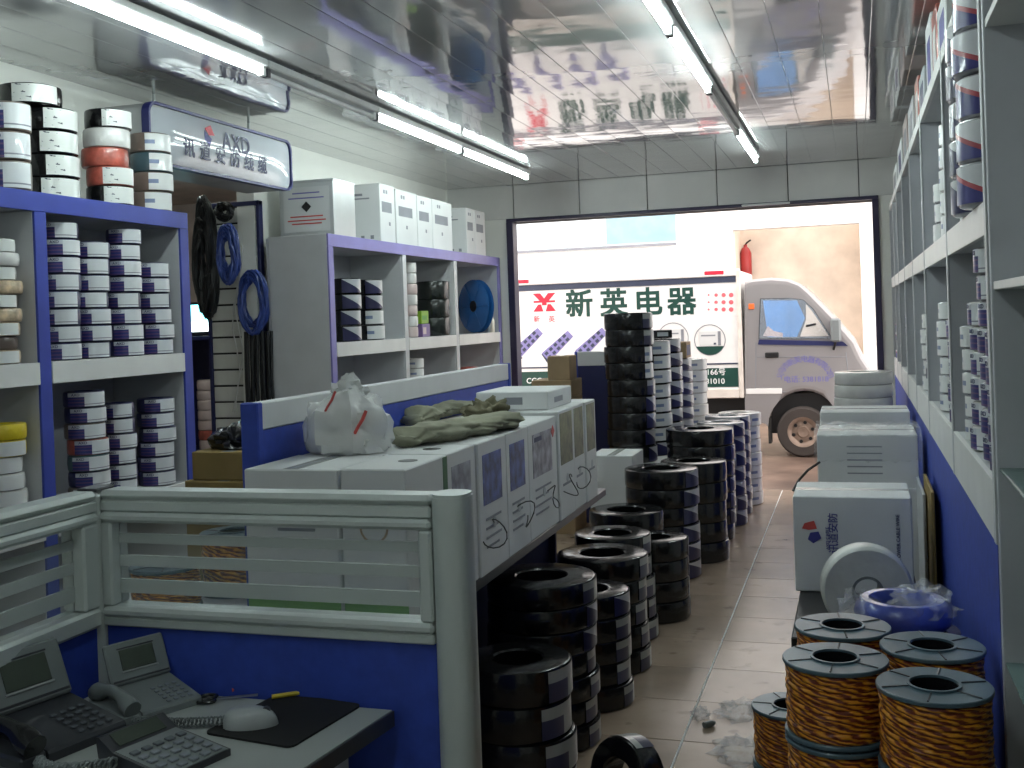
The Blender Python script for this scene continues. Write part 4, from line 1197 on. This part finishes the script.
fs(-1.105, 6.27, .62, 6, .21, K, 'diag', 'the stack eighth from the post', (-10, 62), .5, 'diagonal labelled black coil')
fs(-.985, 6.72, .605, 5, .20, K, None, 'the plain stack ninth from the post')
fs(-1.03, 7.36, .735, 7, .225, K, [None, 'diag', 'diag', 'diag', 'diag', 'diag', None], 'the wide stack tenth from the post', (10, 62), .42, 'diagonal labelled black coil')
z = PY(725, 420, 7.95).z
fs(-.945, 7.86, z, 7, .165, ['wrap_grey', 'wrap_grey', 'wrap_grey'], 'diag', 'the film wrapped stack past the wide black stack', (-20, 62), .5, 'grey film wrapped coil')
z = PY(735, 414, 8.35).z
fs(-.945, 8.28, z, 7, .165, 'wrap_grey', 'diag', 'the second film wrapped stack towards the doorway', (-20, 62), .5, 'grey film wrapped coil')
z = PY(742, 411, 8.8).z
fs(-.905, 8.72, z, 7, .165, 'wrap_white', 'white', 'the white stack nearest the doorway', (-20, 62), .5, 'white film wrapped coil')
coil(-.665, 3.20, .122, .122, .085, K, 'dim', 'black coil standing on its edge at the bottom photo edge', FG, 0, .5, (60, 120), tilt=(math.radians(80), 0, math.radians(-35)))
# stand carrying the tall stacks by the doorway
ZT = .50
t = thing('stand', 'low white stand carrying the tall coil stacks near the doorway', 'stand', (0, 0, 0))
B('top', 'carton_white', t, -1.69, -1.26, 7.0, 9.15, ZT-.03, ZT, .004)
B('front_board', 'carton_grey', t, -1.30, -1.28, 7.02, 9.13, 0, ZT-.03, .002)
B('end_board', 'carton_grey', t, -1.68, -1.30, 7.0, 7.02, 0, ZT-.03, .002)
B('end_board', 'carton_grey', t, -1.68, -1.30, 9.13, 9.15, 0, ZT-.03, .002)
TGp = 'tall coil stacks near the doorway'
def ts(x, y, ztop, n, r, body, lab, place, desc, arc=(-30, 60)):
    hh = (ztop-ZT-.002)/n-.0007
    stack(x, y, ZT+.001, n, r, hh, body, lab, desc, place, TGp, rot=math.radians(-45), arc=arc, ri=.45, jit=.007, rj=.08)
ts(-1.50, 7.42, 1.525, 9, .165, K, ['diag', 'diag', 'diag', 'diag', 'dim', 'white', 'white', 'dim', 'dim'], 'the tallest black stack before the doorway', 'black cable coil', (5, 62))
z = PY(655, 340, 7.85).z
ts(-1.44, 7.80, z, 8, .155, K, ['diag', 'white'], 'the second tall stack before the doorway', 'black cable coil', (-20, 62))
z = PY(672, 338, 8.2).z
ts(-1.415, 8.16, z, 8, .16, K, ['diag'], 'the third tall stack before the doorway', 'indigo and white coil', (-40, 62))
z = PY(680, 358, 8.55).z
ts(-1.39, 8.52, z, 7, .16, 'wrap_grey', ['diag'], 'the fourth tall stack before the doorway', 'indigo and white coil', (-40, 62))
z = PY(700, 358, 8.9).z
ts(-1.315, 8.88, z, 7, .150, 'wrap_white', ['diag', 'white'], 'the last tall stack before the doorway', 'pale film wrapped coil', (-40, 62))
c = PY(677, 330, 8.16)
t = thing('small_carton', 'small black box on top of the third tall stack', 'box', (-1.40, 8.16, PY(672, 338, 8.2).z+.003), .3)
B('body', 'wrap_black', t, -.07, .07, -.1, .1, 0, .06, .005); B('printed_panel', 'carton_grey', t, -.04, .04, -.1012, -.1, .015, .045, 0)
t = thing('small_carton', 'small brown box on top of the fourth tall stack', 'box', (-1.37, 8.52, PY(680, 358, 8.55).z+.003), 0)
B('body', 'carton_brown', t, -.12, .12, -.12, .12, 0, .125, .004); B('tape', 'tape', t, -.02, .02, -.119, .119, .125, .126, 0); B('printed_panel', 'print_navy', t, .12, .1212, -.1, .1, .02, .1, 0)
# blue board and brown cartons left of the tall stacks
yB = 7.75
a = PY(577, 352, yB); zz1 = a.z; zz0 = PY(577, 366, yB).z
t = thing('low_partition', 'short blue and grey partition piece left of the tall black stack', 'partition', (0, yB, 0))
B('top_band', 'shelf_grey_light', t, a.x, -1.705, 0, .05, zz0, zz1, .004)
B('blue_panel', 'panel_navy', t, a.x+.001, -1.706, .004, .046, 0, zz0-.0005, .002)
B('end_post', 'panel_blue', t, a.x-.02, a.x-.0005, -.003, .053, 0, zz1+.002, .003)
yC = 7.35
a, b = PY(552, 380, yC), PY(577, 380, yC); z1, z0 = PY(565, 356, yC).z, PY(565, 380, yC).z
carton('small brown carton standing highest left of the blue partition piece', a.x-.03, b.x-.05, yC, yC+.2, z0, z1, 'carton_brown')
a2 = PY(532, 388, yC)
carton('wide brown carton under the small brown one', a2.x, b.x-.04, yC-.01, yC+.3, z0-.12, z0-.001, 'carton_brown')
carton('brown carton on the floor under the other brown cartons', a2.x-.02, b.x-.04, yC-.02, yC+.3, .0005, z0-.121, 'carton_brown')
c = PY(625, 470, 6.75)
carton('white carton on the floor behind the desk end', c.x-.17, c.x+.10, 6.50, 6.85, .0005, PY(625, 458, 6.4).z, 'carton_white')

# ================================================================== right side of the aisle
DG = 'orange wire drums'
r, hd = .117, .172
def at_top(px, py, y):
    p = PY(px, py, y); return p
tops = []
yS2, yS1, yS3, yS4 = 2.45, 2.66, 3.0, 2.80
p2 = PY(934, 684, yS2); p1 = PY(835, 657, yS1)
ZTOP = 4*(hd+.006)
p1 = PZ(835, 655, ZTOP); p2 = PZ(934, 682, ZTOP)
z3 = 4*(hd+.006)
p3 = PZ(842, 627, ZTOP); p4 = PZ(932, 643, ZTOP)
def pile(p, n, place, dx=0, dy=0, dens=('topmost', 'second', 'third', 'lowest')):
    for k in range(n):
        z_ = (n-1-k)*(hd+.006)
        drum(p.x+dx*k, p.y+dy*k, z_+.001, f'orange twisted wire drum, {dens[k] if k < n-1 else "lowest"} in {place}', r, hd, DG, random.uniform(0, 1))
pile(p2, 4, 'the near pile against the blue shelf base')
pile(p1, 4, 'the near pile on the aisle side')
pile(Vector((p3.x, p3.y+.035, 0)), 4, 'the rear pile on the aisle side')
pile(Vector((p4.x, p4.y, 0)), 4, 'the rear pile against the blue shelf base')
p5 = PZ(790, 703, 2*(hd+.006))
for k in range(2): drum(p5.x, p5.y, (1-k)*(hd+.006)+.001, f'orange twisted wire drum, {("upper", "lower")[k]} one of the low pair beside the aisle', r*.95, hd, DG, k)
# blue coil in film, on the drums behind
c = PZ(905, 612, .72)
coil(.10, 3.22, .002, .15, .30, 'wrap_black', None, 'wide black coil on the floor behind the wire drums', 'black coils behind the wire drums')
coil(.10, 3.22, .304, .15, .30, 'wrap_black', None, 'wide black coil on the other one behind the wire drums', 'black coils behind the wire drums')
t = thing('blue_cable_coil', 'bright blue coil wrapped in crumpled clear film behind the wire drums', 'cable coil', (.10, 3.22, .606))
MB().lathe([(.100+.032*math.cos(q*PI/5), .042+.042*math.sin(q*PI/5)) for q in range(10)], 36, closed=True).build('coil', 'film_blue', t, True)
blob('film_wrap', None, None, (.05, .01, .05), (.085, .11, .05), 'film', 41, .6, 26, .2, t, 3.5)
blob('film_wrap', None, None, (-.12, -.04, .04), (.05, .05, .05), 'film', 43, .7, 20, .2, t, 3.5)
# white reel on edge
yW = 3.72
c = PY(866, 588, yW); rw = 44*yW/1143
t = thing('white_cable_reel', 'white cable reel standing on edge before the printed carton', 'reel', (c.x, yW, c.z), math.radians(6))
MB().lathe([(rw*.34, -.05), (rw*.93, -.05), (rw*.985, -.042), (rw, -.03), (rw, .03), (rw*.985, .042), (rw*.93, .05), (rw*.34, .05)], 44, closed=True, axis='y').build('cable_winding', 'pvc_white', t, True)
MB().lathe([(rw*.29, -.054), (rw*.35, -.054), (rw*.35, .054), (rw*.29, .054)], 36, closed=True, axis='y').build('core', 'phone_grey', t, True)
carton('black crate under the white reel and the printed carton', PY(800, 600, 4.2).x, PY(800, 600, 4.2).x+.42, yW-.10, 4.60, .0005, c.z-rw-.0015, 'black', None, 'crate', 'crate', False)
t = thing('red_clip', 'dark red plastic handle lying at the foot of the white reel', 'tool', (c.x-.10, yW-.085, c.z-rw+.012), math.radians(-12))
B('handle', 'maroon', t, -.05, .05, -.012, .012, -.013, .018, .006); B('jaw', 'maroon', t, .05, .08, -.008, .008, -.006, .010, .003)
# printed white carton
yK = 4.22
a, b = PY(794, 540, yK), PY(913, 540, yK)
z1 = PY(850, 497, yK).z; z0 = PY(850, 581, yK).z
zcrate = c.z-rw-.0015
t = carton('white carton printed with a red and blue emblem and sideways lettering', a.x, b.x, yK, yK+.36, zcrate+.001, z1, 'carton_white')
w, d, hh = dims(t)
side = (0, -PI/2, 0)
def face_text(tx, size, m_, x, z):
    o = link('lettering', text_mesh(tx, size, m_, .01), t); o['kind'] = 'stuff'
    o.matrix_local = Matrix.Translation((x, -d-.001, z)) @ Matrix.Rotation(PI/2, 4, 'Y').inverted() @ Matrix.Rotation(PI/2, 4, 'X')
zm = hh*.62
face_text('讯道安防', .038, 'print_blue', -w+.145, zm)
face_text('AXD CABLE', .016, 'print_blue', -w+.122, zm-.02)
face_text('POWER CABLE WIRE', .018, 'print_navy', w-.05, zm-.01)
q = .032
MB().prism([(-w+.055, zm+.01), (-w+.085, zm+.015), (-w+.075, zm+.045), (-w+.04, zm+.035), (-w+.03, zm+.015)], -d-.0015, -d, 'xz').build('emblem_red', 'print_red', t)
MB().prism([(-w+.06, zm+.0), (-w+.09, zm+.005), (-w+.10, zm-.02), (-w+.07, zm-.04), (-w+.05, zm-.025)], -d-.0015, -d, 'xz').build('emblem_blue', 'print_blue', t)
# cartons behind, under film
yK2 = 5.15
a, b = PY(817, 450, yK2), PY(918, 450, yK2)
z1 = PY(860, 428, yK2).z; zmid = PY(860, 487, yK2).z
t = carton('white carton under loose clear film behind the printed carton', a.x, min(b.x, SXR-.03), yK2, yK2+.42, zmid, z1-.03, 'carton_white')
w, d, hh = dims(t)
for k in range(5): B('printed_line', 'print_grey', t, -w*.4, w*.3, -d-.001, -d, hh*.25+k*.03, hh*.25+k*.03+.006, 0)
carton('lower white carton on the floor behind the printed carton', a.x, min(b.x, SXR-.03), yK2-.01, yK2+.43, .0005, zmid-.001, 'carton_white')
mb = MB(); from mathutils import noise
nx, ny = 24, 20
for j in range(ny+1):
    for i in range(nx+1):
        u, v = i/nx, j/ny
        x_ = a.x-.012+(min(b.x, SXR-.03)-a.x+.03)*u; y_ = yK2-.012+.40*v
        z_ = z1-.026+.035*abs(noise.noise(Vector((u*6, v*5, 1.3))))
        if v < .12: z_ -= (.12-v)*1.1; y_ = yK2-.014-.012*noise.noise(Vector((u*7, v*9, 3)))
        mb.v.append((x_, y_, z_+.003))
for j in range(ny):
    for i in range(nx):
        q_ = j*(nx+1)+i; mb.f.append((q_, q_+1, q_+nx+2, q_+nx+1))
tag(mb.build('plastic_film', 'film', None, True), 'loose clear plastic film draped over the second white carton', 'film')
yK3 = 6.05
a, b = PY(820, 420, yK3), PY(914, 420, yK3)
z1 = PY(860, 412, yK3).z
carton('pale green white carton behind the film covered carton', a.x, min(b.x, SXR-.03), yK3, yK3+.4, .0005, z1, 'carton_white')
yW2 = 7.15
a, b = PY(834, 390, yW2), PY(893, 390, yW2); zt_ = PY(864, 371, yW2).z
rr_ = (b.x-a.x)/2; n_c = 14
stack((a.x+b.x)/2, yW2, .001, n_c, rr_, zt_/n_c-.0008, 'wrap_white', None, 'pale wrapped coil', 'the stack by the blue base near the doorway', 'pale wrapped coils near the doorway', jit=.006, ri=.5)
# white cord drooping to the floor from the film carton
p = [PZ(x_, y_, z_) for x_, y_, z_ in ((822, 458, .3), (808, 470, .2), (800, 480, .1), (796, 486, .02))]
tag(MB().tube([PY(820, 462, 5.12), PY(808, 470, 5.1), PY(799, 480, 5.05), PY(793, 491, 5.02)], .006, 6).build('cord', 'black_cable', None, True), 'short grey cord sticking out from the film covered carton', 'cable')
# long flat packs leaning in the slot between cartons and shelf base
for k, (y0, m_, lb) in enumerate(((3.75, 'carton_ochre', 'narrow ochre strip leaning between the carton and the blue base'), (4.0, 'carton_grey', 'narrow grey strip leaning between the carton and the blue base'))):
    t = thing('flat_pack', lb, 'board', (SXR-.03-.018*k, y0, .0))
    B('board', m_, t, -.006, .006, .62, 1.1, .0005, .80-.05*k, .002); B('edge_tape', 'tape', t, -.0065, .0065, -.001, .001, .2, .3, 0)
# litter on the floor
c = PZ(709, 727, 0)
t = thing('cable_stub', 'short grey cable stub lying on the floor tiles', 'cable', (c.x, c.y, .011), .8)
MB().lathe([(0, -.022), (.011, -.022), (.011, .016), (0, .016)], 12, axis='x').build('sheath', 'phone_grey', t, True)
MB().lathe([(0, .016), (.007, .016), (.007, .026), (0, .026)], 12, axis='x').build('core', 'steel', t, True)
for k, (px, py, s_, lb) in enumerate(((738, 712, .07, 'crumpled clear film scrap on the tiles by the wire drums'), (742, 752, .08, 'crumpled clear film scrap on the tiles at the bottom photo edge'), (700, 716, .03, 'small clear film scrap on the tiles near the cable stub'))):
    c = PZ(px, py, 0)
    o = blob('film_scrap', lb, 'film', (c.x, c.y, .0005), (s_, s_*1.4, .022), 'film', 50+k, .8, 26, .1, None, 4)

# ================================================================== delivery van outside
TYs = 11.62
def tp(px, py):
    p = PY(px, py, TYs); return p.x, p.z
tk = thing('delivery_van', 'white box delivery van with green lettering parked outside the doorway', 'van', (0, TYs, 0))
xb0 = tp(452, 330)[0]; xb1 = tp(742, 330)[0]
ztop = tp(735, 269)[1]; zbot = tp(740, 398)[1]
B('cargo_box', 'truck_white', tk, xb0, xb1-.02, .012, 1.62, zbot+.02, ztop-.01, .01)
z1_, z0_ = tp(735, 276)[1], tp(735, 282)[1]
B('top_band', 'truck_slate', tk, xb0, xb1-.045, .004, .012, z0_, z1_, 0)
B('roof_rail', 'truck_white', tk, xb0, xb1, -.012, .03, z1_+.002, ztop, .008)
B('corner_rail', 'truck_trim', tk, xb1-.045, xb1, -.014, .03, zbot, ztop-.005, .008)
B('bottom_rail', 'truck_trim', tk, xb0, xb1-.046, -.012, .03, zbot, tp(735, 388)[1]-.004, .008)
gz1, gz0 = tp(725, 368)[1], tp(725, 387)[1]
B('green_strip', 'truck_green', tk, xb0, xb1-.055, .006, .012, gz0, gz1, 0)
B('green_line', 'truck_slate', tk, xb0, xb1-.055, .006, .012, tp(725, 364.5)[1], tp(725, 363)[1], 0)
for px in (520, 714):
    xx = tp(px, 270)[0]; B('reflector', 'truck_red', tk, xx-.10, xx+.10, -.016, -.012, ztop-.05, ztop-.01, .002)
for ch, px, py in (('新', 579, 305.5), ('英', 613.5, 304.5), ('电', 648, 303.5), ('器', 681.5, 303)):
    x_, z_ = tp(px, py)
    letter(ch, .315, 'truck_green', tk, (x_, .0105, z_), FACE_CAM, .034, 'character')
x_, z_ = tp(544, 302)
q = .13
for pts in ([(-1, .75), (-.35, .75), (0, .3), (.35, .75), (1, .75), (.42, .12), (.95, .12), (.95, -.05), (.2, -.05), (.2, -.28), (-.2, -.28), (-.2, -.05), (-.95, -.05), (-.95, .12), (-.42, .12)], [(-1, -.80), (-.55, -.2), (-.3, -.2), (-.1, -.80)], [(1, -.80), (.55, -.2), (.3, -.2), (.1, -.80)]):
    MB().prism([(x_+a*q, z_+b*q) for a, b in pts], .009, .0119, 'xz').build('emblem', 'truck_red', tk)
for ch, px in (('新', 536.5), ('英', 551.5)):
    xx, zz = tp(px, 319.5); letter(ch, .075, 'truck_red', tk, (xx, .0105, zz), FACE_CAM, .006, 'character')
for i in range(4):
    for j in range(3):
        xx, zz = tp(731-i*7.5, 295+j*7.2)
        rr = (.024, .022, .018, .010)[i]
        MB().lathe([(0, .009), (rr, .009), (rr, .0119), (0, .0119)], 14, xx, 0, zz, axis='y').build('dot', 'truck_pink', tk)
for px, py in ((526, 344), (556, 347), (590, 344), (621, 346)):
    xx, zz = tp(px, py)
    a = math.radians(42)
    def rp(u, v): return (xx+u*math.cos(a)-v*math.sin(a), zz+u*math.sin(a)+v*math.cos(a))
    MB().prism([rp(-.20, -.075), (rp(-.14, -.085)), rp(-.14, .06), rp(-.18, .06)], .0095, .0115, 'xz').build('strip_picture', 'truck_slate', tk)
    pic = MB().prism([rp(-.17, -.065), rp(.22, -.05), rp(.22, .04), rp(-.17, .065)], .009, .0112, 'xz').build('strip_picture', 'truck_lilac', tk)
    for k in range(5):
        for v in (-.03, .025):
            u = -.13+k*.07
            MB().prism([rp(u-.02, v-.017), rp(u+.02, v-.017), rp(u+.02, v+.017), rp(u-.02, v+.017)], .0085, .009, 'xz').build('socket_picture', 'truck_slate', tk)
for px, py in ((709.7, 340), (673, 338)):
    xx, zz = tp(px, py); rr = .165
    MB().lathe([(rr-.008, .0095), (rr, .0095), (rr, .0119), (rr-.008, .0119)], 40, xx, 0, zz, closed=True, axis='y').build('ring', 'print_grey', tk)
    seg = [(xx+rr*.97*math.cos(math.radians(q_)), zz+rr*.97*math.sin(math.radians(q_))) for q_ in range(205, 336, 10)]
    MB().prism(seg, .0095, .0119, 'xz').build('ring_fill', 'truck_green', tk)
    B('device_picture', 'carton_white', tk, xx-.11, xx+.085, .0075, .0095, zz-.06, zz+.09, 0)
    B('device_side', 'print_grey', tk, xx+.085, xx+.115, .0075, .0095, zz-.06, zz+.09, 0)
    B('device_knob', 'truck_slate', tk, xx+.04, xx+.065, .006, .0075, zz-.05, zz-.03, 0)
    B('device_text', 'print_grey', tk, xx-.09, xx+.06, .006, .0075, zz+.04, zz+.055, 0)
for tx, px, py, sz in (('166号', 716, 372.3, .082), ('81010', 715, 381.5, .082)):
    xx, zz = tp(px, py); letter(tx, sz, 'lettering_white', tk, (xx, .005, zz), FACE_CAM, .012)
xx, zz = tp(534, 381); letter('CCC', .085, 'lettering_white', tk, (xx, .005, zz), FACE_CAM, .012)
# cab
prof = [(745, 420), (744.5, 282), (750, 279.5), (771, 277.5), (788, 279), (800, 283.5), (811, 293), (834, 317), (855, 341), (863, 358), (872, 371), (876, 392), (877, 420), (874, 432), (846, 433)]
arch = [(804+36*math.cos(math.radians(q_)), 429+36*math.sin(math.radians(q_))-2) for q_ in range(0, -181, -15)]
arch = [(x_, min(y_, 432)) for x_, y_ in arch]
prof = prof + arch + [(766, 424)]
pz = [tp(*p) for p in prof]
cab = MB().prism(pz, 0, 1.40, 'xz').mesh('cab', 'truck_silver')
bm = bmesh.new(); bm.from_mesh(cab)
ed = [e for e in bm.edges if abs(e.verts[0].co.y-e.verts[1].co.y) < 1e-6 and min(e.verts[0].co.z, e.verts[1].co.z) > .55]
bmesh.ops.bevel(bm, geom=ed, offset=.06, segments=3, profile=.6, affect='EDGES'); bm.to_mesh(cab); bm.free()
link('cab', cab, tk)
B('wheel_well', 'black', tk, tp(770, 400)[0], tp(838, 400)[0], .10, 1.3, .22, tp(800, 394)[1], 0)
win = [(761, 299), (790, 298.5), (803, 300), (813, 309), (824, 326), (832, 338.5), (796, 338.5), (759.5, 338.5)]
wz = [tp(*p) for p in win]
# opening look: dark trim, then glass with the things behind it
def grow(P_, k):
    cx = sum(p[0] for p in P_)/len(P_); cz = sum(p[1] for p in P_)/len(P_)
    return [(cx+(p[0]-cx)*k, cz+(p[1]-cz)*k) for p in P_]
MB().prism(grow(wz, 1.07), -.004, .002, 'xz').build('window_trim', 'truck_silver', tk)
MB().prism(grow(wz, 1.025), -.007, -.003, 'xz').build('window_seal', 'phone_dark', tk)
MB().prism(wz, -.0085, -.006, 'xz').build('window_interior', 'seat', tk)
MB().prism([tp(*p) for p in ((763, 300.5), (797, 300.5), (805, 318), (797, 337), (768, 337))], -.010, -.008, 'xz').build('sun_shade', 'sunshade', tk)
MB().prism([tp(*p) for p in ((806, 304), (812, 311), (829, 336), (800, 336.5), (806, 320))], -.010, -.008, 'xz').build('far_window', 'facade_beige', tk)
MB().tube([PY(806+2*k, 326-.4*k, TYs)-Vector((0, TYs+.011, 0)) for k in range(6)], .012, 6).build('wheel_spoke', 'black', tk)
MB().prism([tp(*p) for p in ((763, 336), (768, 326), (774, 331), (783, 333), (783, 337))], -.012, -.010, 'xz').build('dashboard_clutter', 'wrap_pink', tk)
MB().prism(wz, -.0165, -.0145, 'xz').build('window_glass', 'cab_glass', tk)
MB().prism([tp(*p) for p in ((759, 339.5), (843, 341.5), (848, 346), (758, 344.5))], -.010, -.001, 'xz').build('belt_trim', 'panel_navy', tk)
x_, z_ = tp(772, 355); MB().box(x_-.07, x_+.07, -.02, -.001, z_-.028, z_+.028, .008).build('door_handle', 'black', tk)
x_, z_ = tp(751.5, 306.5); MB().box(x_-.03, x_+.03, -.012, -.001, z_-.03, z_+.03, .008).build('marker_lamp', 'amber', tk)
x_, z_ = tp(836, 330); MB().box(x_-.05, x_+.05, -.16, -.03, z_-.12, z_+.12, .02).build('wing_mirror', 'phone_grey', tk)
MB().tube([(x_, -.05, z_-.1), (x_-.03, -.001, z_-.2)], .012).build('mirror_arm', 'black', tk)
for P_ in (((756, 342), (755.5, 392)), ((756, 392), (786, 392)), ((846, 352), (850, 392)), ((756, 357), (846, 357))):
    a_, b_ = tp(*P_[0]), tp(*P_[1])
    MB().tube([(a_[0], -.001, a_[1]), (b_[0], -.001, b_[1])], .004 if P_[0][1] != 357 else .003, 5).build('door_seam', 'print_grey', tk)
a_, b_ = tp(746, 388), tp(852, 394)
B('sill_stripe', 'truck_white', tk, a_[0], tp(782, 390)[0], -.006, .001, tp(760, 394)[1], tp(760, 388.5)[1], .003)
wx, wzc = tp(804, 429)
wx = tp(803, 429)[0]; wr = .262
ty = MB().lathe([(wr*.60, .0), (wr*.92, .0), (wr, .03), (wr, .14), (wr*.92, .17), (wr*.60, .17)], 40, wx, -.005, wr-.02, closed=True, axis='y').build('tyre', 'tyre', tk, True)
rm = MB().lathe([(0, .02), (wr*.2, .015), (wr*.24, .03), (wr*.42, .035), (wr*.52, .012), (wr*.60, .006), (wr*.60, .1), (0, .1)], 40, wx, -.005, wr-.02, axis='y').build('wheel_rim', 'rim_steel', tk, True)
for k in range(6):
    q_ = k*PI/3+.3
    MB().lathe([(0, .02), (.018, .02), (.018, .03), (0, .03)], 10, wx+wr*.38*math.cos(q_), -.005, wr-.02+wr*.38*math.sin(q_), axis='y').build('rim_hole', 'black', rm)
MB().lathe([(wr*.60, .0), (wr*.92, .0), (wr, .03), (wr, .14), (wr*.92, .17), (wr*.60, .17), (0, .1), (0, .05)], 32, xb0+.45, .02, wr-.02, axis='y').build('tyre', 'tyre', tk, True)
for sgn in (wx, xb0+.45): MB().lathe([(0, 0), (wr*.92, 0), (wr, .03), (wr, .14), (0, .17)], 24, sgn, 1.2, wr-.02, axis='y').build('tyre', 'tyre', tk, True)
B('chassis', 'black', tk, xb0+.1, tp(746, 410)[0], .15, 1.3, tp(740, 415)[1], zbot-.005, .01)
B('mud_flap', 'rubber', tk, tp(768, 430)[0], tp(771, 430)[0], .02, .2, .12, tp(770, 418)[1], .004)
B('bumper', 'phone_grey', tk, tp(868, 425)[0], tp(881, 425)[0], -.01, 1.41, tp(870, 434)[1], tp(870, 418)[1], .02)
# door lettering: arc of characters and a phone line
cx, cz = tp(805, 378)
R_ = (tp(830, 378)[0]-cx)
for k, ch in enumerate('义乌市新英电器有限公司'):
    a_ = math.radians(172-k*16.4)
    o = link('character', text_mesh(ch, .075, 'lettering_blue', .008), tk); o['kind'] = 'stuff'
    o.matrix_local = Matrix.Translation((cx+R_*math.cos(a_), -.002, cz+R_*.78*math.sin(a_))) @ Matrix.Rotation(PI/2, 4, 'X') @ Matrix.Rotation((a_-PI/2)*.8, 4, 'Z')
x_, z_ = tp(806, 379.5); letter('电话: 5381818', .075, 'lettering_blue', tk, (x_, -.002, z_), FACE_CAM, .008)
